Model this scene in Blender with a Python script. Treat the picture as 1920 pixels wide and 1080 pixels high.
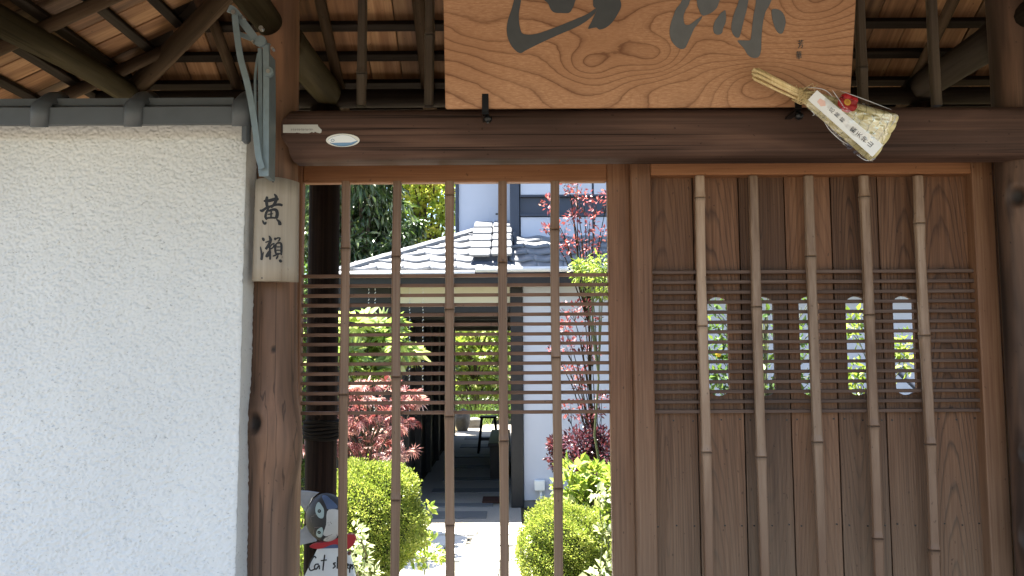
import bpy, bmesh, math, random
import numpy as np
from mathutils import Vector, Matrix, Euler, geometry
for o in list(bpy.data.objects): bpy.data.objects.remove(o)
S = bpy.context.scene
COL = S.collection
R = math.radians
random.seed(7); RNG = np.random.default_rng(7)

# ------------------------------------------------------------------ camera, sky, sun, exposure
F = 1500.0; PITCH = R(4.46); ROLL = 0.0056
FW = Vector((0, math.cos(PITCH), math.sin(PITCH)))
UP0 = Vector((0, -math.sin(PITCH), math.cos(PITCH)))
CU = (UP0 + Vector((1, 0, 0)) * ROLL).normalized()
CR = FW.cross(CU).normalized()
EYE = Vector((0, 0, 1.55))
cd = bpy.data.cameras.new('camera'); cam = bpy.data.objects.new('camera', cd); COL.objects.link(cam)
cd.sensor_width = 36; cd.lens = F * 36 / 1920; cd.clip_start = 0.05; cd.clip_end = 3000
M = Matrix.Identity(4)
for i, v in enumerate((CR, CU, -FW)):
    for j in range(3): M[j][i] = v[j]
M.translation = EYE
cam.matrix_world = M
S.camera = cam
S.render.resolution_x, S.render.resolution_y = 1024, 576
wd = bpy.data.worlds.new('World'); S.world = wd; wd.use_nodes = True
wn = wd.node_tree; bg = wn.nodes['Background']
SUN_EL, SUN_AZ = R(73), R(-62)             # azimuth clockwise from straight ahead (+Y)
sky = wn.nodes.new('ShaderNodeTexSky'); sky.sky_type = 'NISHITA'; sky.sun_disc = False
sky.sun_elevation = SUN_EL; sky.sun_rotation = SUN_AZ
wn.links.new(sky.outputs[0], bg.inputs[0]); bg.inputs[1].default_value = 0.05
sd = bpy.data.lights.new('sun', 'SUN'); sun = bpy.data.objects.new('sun', sd); COL.objects.link(sun)
sd.energy = 5.0; sd.angle = R(0.53); sd.color = (1.0, 0.95, 0.87)
SUNV = Vector((math.cos(SUN_EL) * math.sin(SUN_AZ), math.cos(SUN_EL) * math.cos(SUN_AZ), math.sin(SUN_EL)))
sun.rotation_euler = SUNV.to_track_quat('Z', 'Y').to_euler(); sun.location = (0, 0, 30)
S.view_settings.view_transform = 'Standard'; S.view_settings.look = 'None'
S.view_settings.gamma = 1; S.view_settings.use_curve_mapping = False
S.view_settings.exposure = 3.45
S.cycles.max_bounces = 8; S.cycles.transparent_max_bounces = 16

def ray(px, py): return FW + CR * ((px - 960) / F) + CU * ((540 - py) / F)
def W(px, py, Y):
    d = ray(px, py); return EYE + d * (Y / d.y)
def ray_plane(px, py, p, n):
    d = ray(px, py); t = (Vector(p) - EYE).dot(n) / d.dot(n); return EYE + d * t

# ------------------------------------------------------------------ materials
class NT:
    def __init__(s, name, rough=.6, spec=.4):
        s.m = bpy.data.materials.new(name); s.m.use_nodes = True
        s.t = s.m.node_tree; s.b = s.t.nodes['Principled BSDF']; s.out = s.t.nodes['Material Output']
        s.b.inputs['Roughness'].default_value = rough; s.b.inputs['Specular IOR Level'].default_value = spec
    def n(s, typ, ins=(), **props):
        nd = s.t.nodes.new('ShaderNode' + typ)
        for k, v in props.items(): setattr(nd, k, v)
        for i, v in (ins.items() if isinstance(ins, dict) else enumerate(ins)):
            if v is None: continue
            s.put(nd.inputs[i], v)
        return nd
    def put(s, sock, v):
        if isinstance(v, bpy.types.NodeSocket): s.t.links.new(v, sock)
        elif isinstance(v, bpy.types.Node): s.t.links.new(v.outputs[0], sock)
        else:
            if isinstance(v, (tuple, list)) and len(v) == 3 and sock.type == 'RGBA': v = (*v, 1)
            sock.default_value = v
    def math(s, op, a, b=None, c=None): return s.n('Math', [a, b, c], operation=op).outputs[0]
    def mix(s, f, a, b, blend='MIX'):
        nd = s.n('Mix', data_type='RGBA', blend_type=blend)
        s.put(nd.inputs[0], f); s.put(nd.inputs[6], a); s.put(nd.inputs[7], b); return nd.outputs[2]
    def ramp(s, f, stops):
        nd = s.n('ValToRGB', [f]); cr = nd.color_ramp
        while len(cr.elements) < len(stops): cr.elements.new(0.5)
        for e, (p, c) in zip(cr.elements, stops):
            e.position = p; e.color = (*c, 1) if not isinstance(c, (int, float)) else (c, c, c, 1)
        return nd.outputs[0]
    def noise(s, vec, scale, detail=3, rough=.55, dist=0):
        return s.n('TexNoise', {'Vector': vec, 'Scale': scale, 'Detail': detail, 'Roughness': rough, 'Distortion': dist}).outputs[0]
    def coords(s, scale=(1, 1, 1), rand=True):
        tc = s.n('TexCoord').outputs['Object']
        if rand:
            r = s.n('ObjectInfo').outputs['Random']
            off = s.n('CombineXYZ', [s.math('MULTIPLY', r, 17.3), s.math('MULTIPLY', r, 31.7), s.math('MULTIPLY', r, 53.1)])
            tc = s.n('VectorMath', [tc, off], operation='ADD').outputs[0]
        return s.n('VectorMath', [tc, scale], operation='MULTIPLY').outputs[0]
    def bump(s, h, strength=.3, dist=.002):
        b = s.n('Bump', {'Height': h, 'Strength': strength, 'Distance': dist}); s.put(s.b.inputs['Normal'], b); return b
    def col(s, c): s.put(s.b.inputs['Base Color'], c)

def plain(name, c, rough=.6, spec=.4, metal=0, var=.12, scale=25):
    m = NT(name, rough, spec); m.b.inputs['Metallic'].default_value = metal
    v = m.noise(m.coords(), scale, 4)
    m.col(m.mix(v, tuple(x * (1 - var) for x in c), tuple(x * (1 + var) for x in c)))
    return m.m

def wood(name, dark, mid, light, axis='Z', rough=.6, fine=160, along=5, blotch=.5, rings=None, bump=.35, weather=None, spec=.3, knots=False, hue=.25, cracks=0):
    m = NT(name, rough, spec)
    ax = {'X': 0, 'Y': 1, 'Z': 2}[axis]
    sc = [fine] * 3; sc[ax] = along
    v = m.coords(tuple(sc))
    g = m.noise(v, 1.0, 4, .6)
    sc2 = [14] * 3; sc2[ax] = 1.6
    b = m.noise(m.coords(tuple(sc2)), 1.0, 3, .5, .6)
    f = m.math('ADD', m.math('MULTIPLY', g, 1 - blotch), m.math('MULTIPLY', b, blotch))
    c = m.ramp(f, [(.3, dark), (.5, mid), (.7, light)])
    h = g
    if rings:
        sl, sp, amt = rings
        xyz = m.n('SeparateXYZ', [m.n('TexCoord').outputs['Object']])
        rnd = m.n('ObjectInfo').outputs['Random']
        r2 = m.math('FRACT', m.math('MULTIPLY', rnd, 7.77))
        nz = m.noise(m.coords((9, 9, 1.3)), 1.0, 2)
        x = m.math('ADD', xyz.outputs[0], m.math('MULTIPLY', m.math('SUBTRACT', r2, .5), .07))
        z = m.math('MULTIPLY', m.math('ADD', xyz.outputs[2], m.math('MULTIPLY', m.math('SUBTRACT', rnd, .5), 2.2)), sl)
        r = m.math('SQRT', m.math('ADD', m.math('MULTIPLY', x, x), m.math('MULTIPLY', z, z)))
        r = m.math('ADD', r, m.math('MULTIPLY', nz, .018))
        r = m.math('ADD', r, m.math('MULTIPLY', m.noise(m.coords((60, 60, 9)), 1.0, 2), .004))
        fr = m.math('FRACT', m.math('DIVIDE', r, sp))
        ln = m.ramp(fr, [(0, .15), (.62, .0), (.88, 1.0), (1, .1)])
        sel = m.ramp(m.noise(m.coords((3, 3, 1.2)), 1.0, 1), [(.35, .35), (.65, 1.0)])
        amt = m.math('ADD', amt * .45, m.math('MULTIPLY', m.math('FRACT', m.math('MULTIPLY', rnd, 3.3)), amt * .6))
        c = m.mix(m.math('MULTIPLY', m.math('MULTIPLY', ln, sel), amt), c, tuple(x * .42 for x in dark))
        h = m.math('ADD', h, m.math('MULTIPLY', ln, .5))
    rr = m.n('ObjectInfo').outputs['Random']
    k = m.math('ADD', 1 - hue / 2, m.math('MULTIPLY', rr, hue))
    c = m.mix(1.0, c, m.n('CombineColor', [k, m.math('MULTIPLY', k, .99), m.math('MULTIPLY', k, .97)]).outputs[0], 'MULTIPLY')
    if weather:                               # grey weathering of the lower, rained-on wood
        wc, z0, z1, amt = weather
        z = m.n('SeparateXYZ', [m.n('NewGeometry').outputs['Position']]).outputs[2]
        wz = m.n('MapRange', [m.math('ADD', z, m.math('MULTIPLY', m.noise(m.coords((20, 20, 1.5)), 1.0, 3), .35)), z0, z1, amt, 0.0]).outputs[0]
        c = m.mix(m.math('MULTIPLY', wz, m.ramp(g, [(.2, .5), (.7, 1.0)])), c, wc)
    if cracks:
        sc3 = [30] * 3; sc3[ax] = .22
        cn = m.noise(m.coords(tuple(sc3)), 1.0, 2, .5)
        cr_ = m.ramp(cn, [(.478, 0.0), (.492, 1.0), (.503, 1.0), (.515, 0.0)])
        gate_ = m.ramp(m.noise(m.coords((3, 3, 1.1)), 1.0, 1), [(.42, 0.0), (.58, 1.0)])
        ck = m.math('MULTIPLY', cr_, gate_)
        c = m.mix(m.math('MULTIPLY', ck, cracks), c, tuple(x * .3 for x in dark)); h = m.math('SUBTRACT', h, m.math('MULTIPLY', ck, .9))
    if knots:
        kn = m.n('Attribute', attribute_name='knot').outputs['Fac']
        c = m.mix(kn, c, (0.012, 0.009, 0.007))
    # a few dark specks
    sp_ = m.ramp(m.noise(m.coords((90, 90, 60)), 1.0, 1), [(.22, 0.55), (.27, 0.0)])
    c = m.mix(sp_, c, tuple(x * .4 for x in dark))
    m.col(c); m.bump(h, bump, .0016)
    rg = m.ramp(g, [(.2, min(1, rough + .12)), (.8, max(.1, rough - .1))]); m.put(m.b.inputs['Roughness'], rg)
    return m.m

def leafmat(name, cols, trans=.45, rough=.4, spec=.4):
    m = NT(name, rough, spec)
    a = m.n('Attribute', attribute_name='rnd').outputs['Fac']
    st = [(i / max(1, len(cols) - 1), c) for i, c in enumerate(cols)]
    c = m.ramp(a, st); m.col(c)
    tr = m.n('BsdfTranslucent', {'Color': m.mix(.35, c, (1.0, 1.0, .35), 'MULTIPLY')})
    mx = m.n('MixShader', {0: trans, 1: m.b, 2: tr})
    m.t.links.new(mx.outputs[0], m.out.inputs[0])
    return m.m

# ------------------------------------------------------------------ objects
WORLD = {}
def link(name, data, parent=None, mat=None, M=None, loc=None, label=None, cat=None, group=None, kind=None):
    o = bpy.data.objects.new(name, data); COL.objects.link(o)
    if M is None: M = Matrix.Translation(loc) if loc is not None else Matrix.Identity(4)
    o.matrix_basis = M; WORLD[o.name] = M.copy()
    if parent is not None:
        o.parent = parent; o.matrix_parent_inverse = WORLD[parent.name].inverted()
    if mat is not None and data is not None:
        if len(data.materials) == 0: data.materials.append(mat)
        elif data.materials[0] is not mat:
            o.material_slots[0].link = 'OBJECT'; o.material_slots[0].material = mat
    for k, v in (('label', label), ('category', cat), ('group', group), ('kind', kind)):
        if v: o[k] = v
    return o
def thing(name, label, cat, loc, group=None):
    return link(name, None, None, None, None, loc, label, cat, group)

def me_from(name, V, Fc, smooth=False):
    me = bpy.data.meshes.new(name); me.from_pydata([tuple(v) for v in V], [], Fc); me.update()
    if smooth: me.polygons.foreach_set('use_smooth', [True] * len(me.polygons))
    return me
def bm_done(bm, name, smooth=False):
    me = bpy.data.meshes.new(name); bm.normal_update(); bm.to_mesh(me); bm.free()
    if smooth: me.polygons.foreach_set('use_smooth', [True] * len(me.polygons))
    return me
def box_me(sx, sy, sz, bevel=.002, name='box'):
    bm = bmesh.new(); bmesh.ops.create_cube(bm, size=1)
    bmesh.ops.scale(bm, vec=(sx, sy, sz), verts=bm.verts)
    if bevel: bmesh.ops.bevel(bm, geom=bm.edges[:], offset=min(bevel, sx * .3, sy * .3, sz * .3), segments=1, affect='EDGES')
    return bm_done(bm, name)
def box(name, x0, x1, y0, y1, z0, z1, mat, parent=None, bevel=.002, **k):
    return link(name, box_me(abs(x1 - x0), abs(y1 - y0), abs(z1 - z0), bevel, name), parent, mat, None, ((x0 + x1) / 2, (y0 + y1) / 2, (z0 + z1) / 2), **k)
def pxbox(name, px0, px1, py0, py1, Y0, Y1, mat, parent=None, yref=700, bevel=.002, **k):
    """upright box: left/right edges at px0,px1 on row yref, top/bottom rows py0,py1, front Y0, back Y1"""
    xm = (px0 + px1) / 2
    x0, x1 = W(px0, yref, Y0).x, W(px1, yref, Y0).x
    return box(name, x0, x1, Y0, Y1, W(xm, py1, Y0).z, W(xm, py0, Y0).z, mat, parent, bevel, **k)
def frame_to(p0, p1):
    d = Vector(p1) - Vector(p0); q = d.to_track_quat('Z', 'Y')
    return Matrix.Translation(p0) @ q.to_matrix().to_4x4(), d.length
def log_me(L, r0, r1, seg=16, rings=10, wob=.06, seed=0, bend=0, name='log', flat=1.0):
    g = np.random.default_rng(seed); V = []; Fc = []
    ph = g.uniform(0, 6.28, 6)
    for i in range(rings + 1):
        t = i / rings; r = r0 + (r1 - r0) * t
        ox = bend * math.sin(math.pi * t); oy = bend * .5 * math.sin(2 * math.pi * t + ph[0])
        for j in range(seg):
            a = 2 * math.pi * j / seg
            w = 1 + wob * (math.sin(2 * a + ph[1] + 3 * t) * .5 + math.sin(3 * a + ph[2] - 5 * t) * .3 + math.sin(7 * t + ph[3]) * .4)
            V.append((ox + r * w * math.cos(a), oy + r * w * math.sin(a) * flat, L * t))
    for i in range(rings):
        for j in range(seg):
            k = (j + 1) % seg
            Fc.append((i * seg + j, i * seg + k, (i + 1) * seg + k, (i + 1) * seg + j))
    n = len(V); Fc.append(tuple(range(seg - 1, -1, -1))); Fc.append(tuple(range(n - seg, n)))
    me = me_from(name, V, Fc, True)
    me.polygons[-1].use_smooth = False; me.polygons[-2].use_smooth = False
    return me
def log(name, p0, p1, r0, r1, mat, parent=None, **k):
    kk = {x: k.pop(x) for x in ('seg', 'rings', 'wob', 'seed', 'bend', 'flat') if x in k}
    Mx, L = frame_to(p0, p1)
    return link(name, log_me(L, r0, r1, name=name, **kk), parent, mat, Mx, **k)
def tube_geo(pts, rad, seg=6):
    V = []; Fc = []; n = len(pts); pts = [Vector(p) for p in pts]
    for i, p in enumerate(pts):
        d = (pts[min(i + 1, n - 1)] - pts[max(i - 1, 0)]); d = d.normalized() if d.length > 1e-9 else Vector((0, 0, 1))
        q = d.to_track_quat('Z', 'Y'); r = rad[i] if hasattr(rad, '__len__') else rad
        for j in range(seg):
            a = 2 * math.pi * j / seg; V.append(p + q @ Vector((r * math.cos(a), r * math.sin(a), 0)))
    for i in range(n - 1):
        for j in range(seg):
            k = (j + 1) % seg; Fc.append((i * seg + j, i * seg + k, (i + 1) * seg + k, (i + 1) * seg + j))
    Fc.append(tuple(range(seg - 1, -1, -1))); Fc.append(tuple(range((n - 1) * seg, n * seg)))
    return V, Fc
class Geo:
    def __init__(s): s.V = []; s.F = []
    def add(s, VF):
        b = len(s.V); s.V += [Vector(v) for v in VF[0]]; s.F += [tuple(i + b for i in f) for f in VF[1]]; return s
    def tube(s, pts, rad, seg=6): return s.add(tube_geo(pts, rad, seg))
    def box(s, x0, x1, y0, y1, z0, z1):
        V = [(x, y, z) for x in (x0, x1) for y in (y0, y1) for z in (z0, z1)]
        return s.add((V, [(0, 1, 3, 2), (4, 6, 7, 5), (0, 4, 5, 1), (2, 3, 7, 6), (0, 2, 6, 4), (1, 5, 7, 3)]))
    def obj(s, name, mat, parent=None, smooth=False, origin=None, **k):
        o = Vector(origin) if origin is not None else (sum(s.V, Vector()) / max(1, len(s.V)))
        me = me_from(name, [v - o for v in s.V], s.F, smooth)
        return link(name, me, parent, mat, None, o, **k)
def prism(poly2, place, t, name, holes=()):
    """extrude a 2D outline (with holes); place(u,v,w) -> 3D, w from 0 (front) to t (back)"""
    loops = [[Vector((u, v, 0)) for u, v in l] for l in [poly2, *holes]]
    tris = geometry.tessellate_polygon(loops)
    flat = [p for l in loops for p in l]; n = len(flat)
    V = [place(p.x, p.y, 0) for p in flat] + [place(p.x, p.y, t) for p in flat]
    Fc = [tuple(tr) for tr in tris] + [tuple(i + n for i in reversed(tr)) for tr in tris]
    b = 0
    for l in loops:
        m = len(l)
        for i in range(m):
            j = (i + 1) % m; Fc.append((b + i, b + j, b + j + n, b + i + n))
        b += m
    bm = bmesh.new(); vs = [bm.verts.new(v) for v in V]
    for f in Fc:
        try: bm.faces.new([vs[i] for i in f])
        except ValueError: pass
    bmesh.ops.recalc_face_normals(bm, faces=bm.faces)
    return bm_done(bm, name)
def origin_fix(me):
    n = len(me.vertices); c = np.empty(n * 3); me.vertices.foreach_get('co', c); c = c.reshape(-1, 3)
    o = (c.min(0) + c.max(0)) / 2; me.vertices.foreach_set('co', (c - o).ravel()); me.update(); return Vector(o)
def smooth_poly(P, n=4, closed=True):
    P = [Vector((*p, 0)) for p in P]; out = []; m = len(P)
    rng = range(m) if closed else range(m - 1)
    for i in rng:
        g = (lambda k: P[k % m]) if closed else (lambda k: P[max(0, min(m - 1, k))])
        a, b, c, d = g(i - 1), g(i), g(i + 1), g(i + 2)
        for j in range(n):
            t = j / n
            q = .5 * ((2 * b) + (-a + c) * t + (2 * a - 5 * b + 4 * c - d) * t * t + (-a + 3 * b - 3 * c + d) * t ** 3)
            out.append((q.x, q.y))
    if not closed: out.append((P[-1].x, P[-1].y))
    return out
def stroke_poly(pts, w, n=5):
    """outline of a brush stroke through pts, width w (number or one per point)"""
    m = len(pts); ws = w if hasattr(w, '__len__') else [w] * m
    P = smooth_poly(pts, n, False) if m > 2 else [(pts[0][0] + (pts[-1][0] - pts[0][0]) * k / 6, pts[0][1] + (pts[-1][1] - pts[0][1]) * k / 6) for k in range(7)]
    L, Rr = [], []; N = len(P)
    for i, p in enumerate(P):
        a, b = P[max(0, i - 1)], P[min(N - 1, i + 1)]
        d = Vector((b[0] - a[0], b[1] - a[1])); d = d.normalized() if d.length else Vector((1, 0))
        t = i / (N - 1) * (m - 1); k = min(int(t), m - 2); ww = ws[k] + (ws[k + 1] - ws[k]) * (t - k)
        end = min(1, .55 + min(i, N - 1 - i) * .25); h = ww / 2 * end
        L.append((p[0] - d.y * h, p[1] + d.x * h)); Rr.append((p[0] + d.y * h, p[1] - d.x * h))
    return L, Rr
def stroke_geo(G, pts, w, place, n=5, t=.0012, off=0.0):
    L, Rr = stroke_poly(pts, w, n); N = len(L)
    V = [place(*q, off) for q in L] + [place(*q, off) for q in Rr] + [place(*q, off + t) for q in L] + [place(*q, off + t) for q in Rr]
    Fc = []
    for i in range(N - 1):
        Fc.append((2 * N + i, 2 * N + i + 1, 3 * N + i + 1, 3 * N + i))
        Fc.append((i, i + 1, 2 * N + i + 1, 2 * N + i)); Fc.append((N + i, 3 * N + i, 3 * N + i + 1, N + i + 1))
    for e in (0, N - 1): Fc.append((e, N + e, 3 * N + e, 2 * N + e))
    G.add((V, Fc))
def text_me(body, size, name='lettering', ext=.0004):
    c = bpy.data.curves.new(name, 'FONT'); c.body = body; c.size = size; c.extrude = ext; c.resolution_u = 3
    c.align_x = 'CENTER'; c.align_y = 'CENTER'
    o = bpy.data.objects.new('tmp', c); COL.objects.link(o)
    me = bpy.data.meshes.new_from_object(o.evaluated_get(bpy.context.evaluated_depsgraph_get()))
    bpy.data.objects.remove(o); me.name = name; return me

# ------------------------------------------------------------------ leaves
def tpl(kind):
    if kind == 'oval': V = [(0, 0, 0), (.5, .45, .1), (0, 1, -.05), (-.5, .45, .1)]; Fc = [(0, 1, 2), (0, 2, 3)]
    elif kind == 'long':
        V = [(0, 0, 0), (.5, .35, .08), (.4, .7, 0), (0, 1, -.25), (-.4, .7, 0), (-.5, .35, .08), (0, .5, -.02)]
        Fc = [(0, 1, 6), (1, 2, 6), (2, 3, 6), (3, 4, 6), (4, 5, 6), (5, 0, 6)]
    elif kind in ('lace', 'palm'):
        n, sp, ww = (7, 2.5, .045) if kind == 'lace' else (7, 3.3, .15); V = []; Fc = []
        for i in range(n):
            a = (i / (n - 1) - .5) * sp; L = 1 - .35 * abs(a) / (sp / 2)
            d = (math.sin(a), math.cos(a)); p = (d[1], -d[0]); b = len(V); k = .55
            V += [(0, 0, 0), (d[0] * L * k + p[0] * ww, d[1] * L * k + p[1] * ww, .03), (d[0] * L, d[1] * L, -.12), (d[0] * L * k - p[0] * ww, d[1] * L * k - p[1] * ww, .03)]
            Fc += [(b, b + 1, b + 2), (b, b + 2, b + 3)]
    elif kind == 'blade':
        V = [(-.5, 0, 0), (.5, 0, 0), (.4, .4, .12), (-.4, .4, .12), (.25, .75, .08), (-.25, .75, .08), (0, 1, -.1)]
        Fc = [(0, 1, 2, 3), (3, 2, 4, 5), (5, 4, 6)]
    return np.array(V, float), Fc
def nrm(a): return a / np.maximum(np.linalg.norm(a, axis=1, keepdims=True), 1e-9)
def leaves_me(name, P, D, Nn, L, Wd, kind='oval', rnd=None):
    """P base points, D growing directions, Nn leaf normals, L lengths, Wd widths"""
    V, Fc = tpl(kind); n = len(P); m = len(V)
    L = np.broadcast_to(L, n); Wd = np.broadcast_to(Wd, n)
    D = nrm(D); X = nrm(np.cross(D, Nn)); Z = np.cross(X, D)
    if kind in ('lace', 'palm'): Wd = L
    co = P[:, None, :] + X[:, None, :] * (V[None, :, 0] * Wd[:, None])[..., None] + D[:, None, :] * (V[None, :, 1] * L[:, None])[..., None] + Z[:, None, :] * (V[None, :, 2] * L[:, None])[..., None]
    me = bpy.data.meshes.new(name)
    nl = sum(len(f) for f in Fc); base = np.arange(n) * m
    loops = (base[:, None] + np.array([i for f in Fc for i in f])[None, :]).ravel()
    tot = np.array([len(f) for f in Fc]); st = np.concatenate([[0], np.cumsum(tot)[:-1]])
    me.vertices.add(n * m); me.vertices.foreach_set('co', co.ravel())
    me.loops.add(n * nl); me.loops.foreach_set('vertex_index', loops.astype(np.int32))
    me.polygons.add(n * len(Fc)); me.polygons.foreach_set('loop_start', (np.arange(n)[:, None] * nl + st[None, :]).ravel().astype(np.int32))
    me.polygons.foreach_set('loop_total', np.tile(tot, n).astype(np.int32))
    if rnd is None: rnd = RNG.random(n)
    at = me.attributes.new('rnd', 'FLOAT', 'POINT'); at.data.foreach_set('value', np.repeat(np.clip(rnd, 0, 1), m).astype(np.float32))
    me.update(calc_edges=True); return me
def unit(n): return nrm(RNG.normal(size=(n, 3)))
def link_leaves(name, me, mat, parent, loc):
    n = len(me.vertices); c = np.empty(n * 3, np.float32); me.vertices.foreach_get('co', c)
    me.vertices.foreach_set('co', (c.reshape(-1, 3) - np.array(loc, np.float32)).ravel()); me.update()
    return link(name, me, parent, mat, None, loc)
# ------------------------------------------------------------------ materials in use
wood_door = wood('door_cedar', (.085, .036, .017), (.158, .074, .037), (.235, .122, .064), 'Z', .55, 170, 4, .45, weather=((.205, .145, .095), .75, 1.6, .75))
wood_board = wood('door_board', (.060, .026, .012), (.115, .051, .024), (.18, .087, .043), 'Z', .6, 170, 3, .4, rings=(.065, .0070, .9), weather=((.205, .142, .092), .8, 1.66, .85), hue=.7, bump=.8)
wood_rail = wood('door_rail_cedar', (.14, .058, .025), (.22, .096, .043), (.29, .135, .066), 'X', .5, 150, 4, .45)
wood_slat = wood('slat_cedar', (.085, .043, .025), (.14, .072, .043), (.195, .105, .063), 'X', .55, 200, 5, .5)
bam_brown = wood('bamboo_brown', (.10, .054, .032), (.168, .098, .06), (.235, .148, .096), 'Z', .42, 220, 3, .5, bump=.2, weather=((.15, .108, .075), .6, 1.5, .5), knots=True)
bam_grey = wood('bamboo_grey', (.12, .064, .036), (.26, .166, .108), (.39, .275, .19), 'Z', .45, 110, 9, .55, bump=.25, weather=((.125, .064, .036), 1.0, 1.8, .95), knots=True, hue=.5)
bam_dark = wood('bamboo_dark', (.04, .029, .021), (.075, .056, .041), (.11, .085, .064), 'Z', .5, 170, 4, .5, bump=.2, knots=True)
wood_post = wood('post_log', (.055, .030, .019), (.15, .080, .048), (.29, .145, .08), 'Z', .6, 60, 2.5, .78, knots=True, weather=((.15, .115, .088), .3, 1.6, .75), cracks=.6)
wood_post_shade = wood('shaded_post_log', (.022, .013, .009), (.065, .037, .025), (.17, .095, .06), 'Z', .6, 50, 2.5, .8, knots=True, cracks=.6)  # darker copy of post_log, with the gate's right-end shade put into its colour
wood_lintel = wood('lintel_log', (.030, .017, .012), (.078, .043, .032), (.165, .092, .066), 'Z', .72, 80, 1.3, .6, bump=.7, cracks=.85, spec=.18)
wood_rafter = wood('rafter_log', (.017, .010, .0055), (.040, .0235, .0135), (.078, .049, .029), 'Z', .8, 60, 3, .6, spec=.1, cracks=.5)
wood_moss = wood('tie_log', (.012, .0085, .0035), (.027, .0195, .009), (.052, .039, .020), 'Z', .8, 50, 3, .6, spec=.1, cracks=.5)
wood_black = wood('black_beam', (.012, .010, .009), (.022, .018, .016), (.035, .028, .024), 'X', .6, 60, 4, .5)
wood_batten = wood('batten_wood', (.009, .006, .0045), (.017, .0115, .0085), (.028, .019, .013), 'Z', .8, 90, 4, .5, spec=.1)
wood_roof = wood('roof_board', (.045, .019, .009), (.145, .067, .029), (.29, .158, .077), 'Z', .7, 70, 3, .6, hue=1.1)
wood_bark = wood('bark_post', (.004, .0025, .002), (.012, .0068, .005), (.030, .016, .011), 'Z', .8, 90, 1.2, .3, bump=1.0, spec=.08)
metal_b = plain('blue_grey_paint', (.16, .20, .215), .45, .5, .2, .25, 40)
metal_k = plain('black_metal', (.012, .012, .013), .3, .6, .5)
screw_m = plain('galvanised_screw', (.45, .43, .4), .35, .5, .8)

def stucco():
    m = NT('rough_stucco', .85, .25)
    v = m.coords(rand=False)
    a = m.noise(v, 150, 4, .6); b = m.noise(v, 2.2, 4, .55)
    c = m.mix(m.ramp(b, [(.35, .0), (.7, 1.0)]), (.575, .568, .545), (.645, .636, .61))
    sp = m.ramp(m.noise(m.coords((120, 120, 175), False), 1.0, 2), [(.29, 1.0), (.36, .0)])  # dark flecks painted in place of small shadows in the stucco crevices
    m.col(m.mix(m.math('MULTIPLY', sp, .6), c, (.26, .25, .235)))
    m.bump(a, .5, .0012); return m.m
mat_stucco = stucco()
mat_tile = plain('dark_clay_tile', (.062, .067, .072), .5, .5, 0, .25, 18)

GY = 2.22
gate = thing('wooden_gate', 'weathered timber gate with round log posts, dark log crossbeam and boarded roof overhead', 'gate', (0.39, GY, 0))

def post_me(xc, H, rad_at, knots, seed, seg=84, rings=430, name='post'):
    g = np.random.default_rng(seed); ph = g.uniform(0, 6.28, 12)
    V = []; K = []
    for i in range(rings + 1):
        z = H * i / rings; r0 = rad_at(z)
        for j in range(seg):
            a = 2 * math.pi * j / seg
            r = r0 * (1 + .018 * math.sin(2 * a + ph[0] + z) + .014 * math.sin(3 * a + ph[1] - 2 * z) + .012 * math.sin(5 * a + 3 * z + ph[2]) + .012 * math.sin(4.1 * z + a + ph[3]) + .004 * math.sin(17 * a + ph[4] + 1.5 * math.sin(2 * z)))
            kk = 0
            for (ka, kz, amp, sz, hole) in knots:
                da = (a - ka + math.pi) % (2 * math.pi) - math.pi
                d2 = (da * r0 / sz) ** 2 + ((z - kz) / (sz * 1.5)) ** 2
                r += amp * math.exp(-d2 * .6)
                if hole:
                    d3 = (da * r0 / (sz * .5)) ** 2 + ((z - kz) / (sz * .72)) ** 2
                    r -= hole * math.exp(-d3 ** 2); kk = max(kk, math.exp(-d3 ** 2) * .95)
            K.append(kk); V.append((r * math.cos(a), r * math.sin(a), z))
    Fc = [(i * seg + j, i * seg + (j + 1) % seg, (i + 1) * seg + (j + 1) % seg, (i + 1) * seg + j) for i in range(rings) for j in range(seg)]
    Fc.append(tuple(range(rings * seg, (rings + 1) * seg)))
    me = me_from(name, V, Fc, True)
    at = me.attributes.new('knot', 'FLOAT', 'POINT'); at.data.foreach_set('value', K)
    return me
PX = W(514, 640, GY).x; PXR = W(1940, 640, GY).x
f_ = R(270)
zk = lambda y: W(514, y, GY - .06).z
lk = [(R(250), zk(793), .018, .036, .022), (R(-32), zk(835), .019, .05, .0), (R(300), zk(760), .003, .02, .0), (R(285), zk(655), .002, .012, .006), (R(262), zk(860), .004, .06, 0)]
link('post', post_me(PX, 2.8, lambda z: .068 - .0085 * max(0, z - .9) / 1.0 + .004 * math.exp(-((z - 1.3) / .35) ** 2), lk, 3), gate, wood_post, None, (PX, GY, 0))
rk = [(R(222), W(1895, 375, GY).z, .018, .036, .022), (R(214), W(1905, 845, GY).z, .014, .028, .014), (R(216), W(1890, 1000, GY).z, .026, .042, .028)]
link('post', post_me(PXR, 2.8, lambda z: .073 + .004 * max(0, z - 1.6), rk, 9), gate, wood_post_shade, None, (PXR, GY, 0))
# rear posts: bark-clad logs with a tied rope band
RY = 2.76
for xx in (W(606, 560, RY).x, PXR):
    rp = log('rear_post', (xx, RY, 0), (xx, RY, 2.40), .0545, .0525, wood_bark, gate, seg=28, rings=24, wob=.03, seed=int(xx * 10) + 30)
    zr = W(606, 805, RY).z
    G = Geo()
    for k in range(6):
        zz = zr + (k - 2.5) * .011
        G.tube([(xx + .0575 * math.cos(a), RY + .0575 * math.sin(a), zz + .003 * math.sin(a * 2 + k)) for a in np.linspace(0, 6.283, 25)], .0062, 5)
    G.obj('rope_band', metal_k if False else plain('black_palm_rope', (.014, .011, .009), .9, .1), rp, True)
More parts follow.
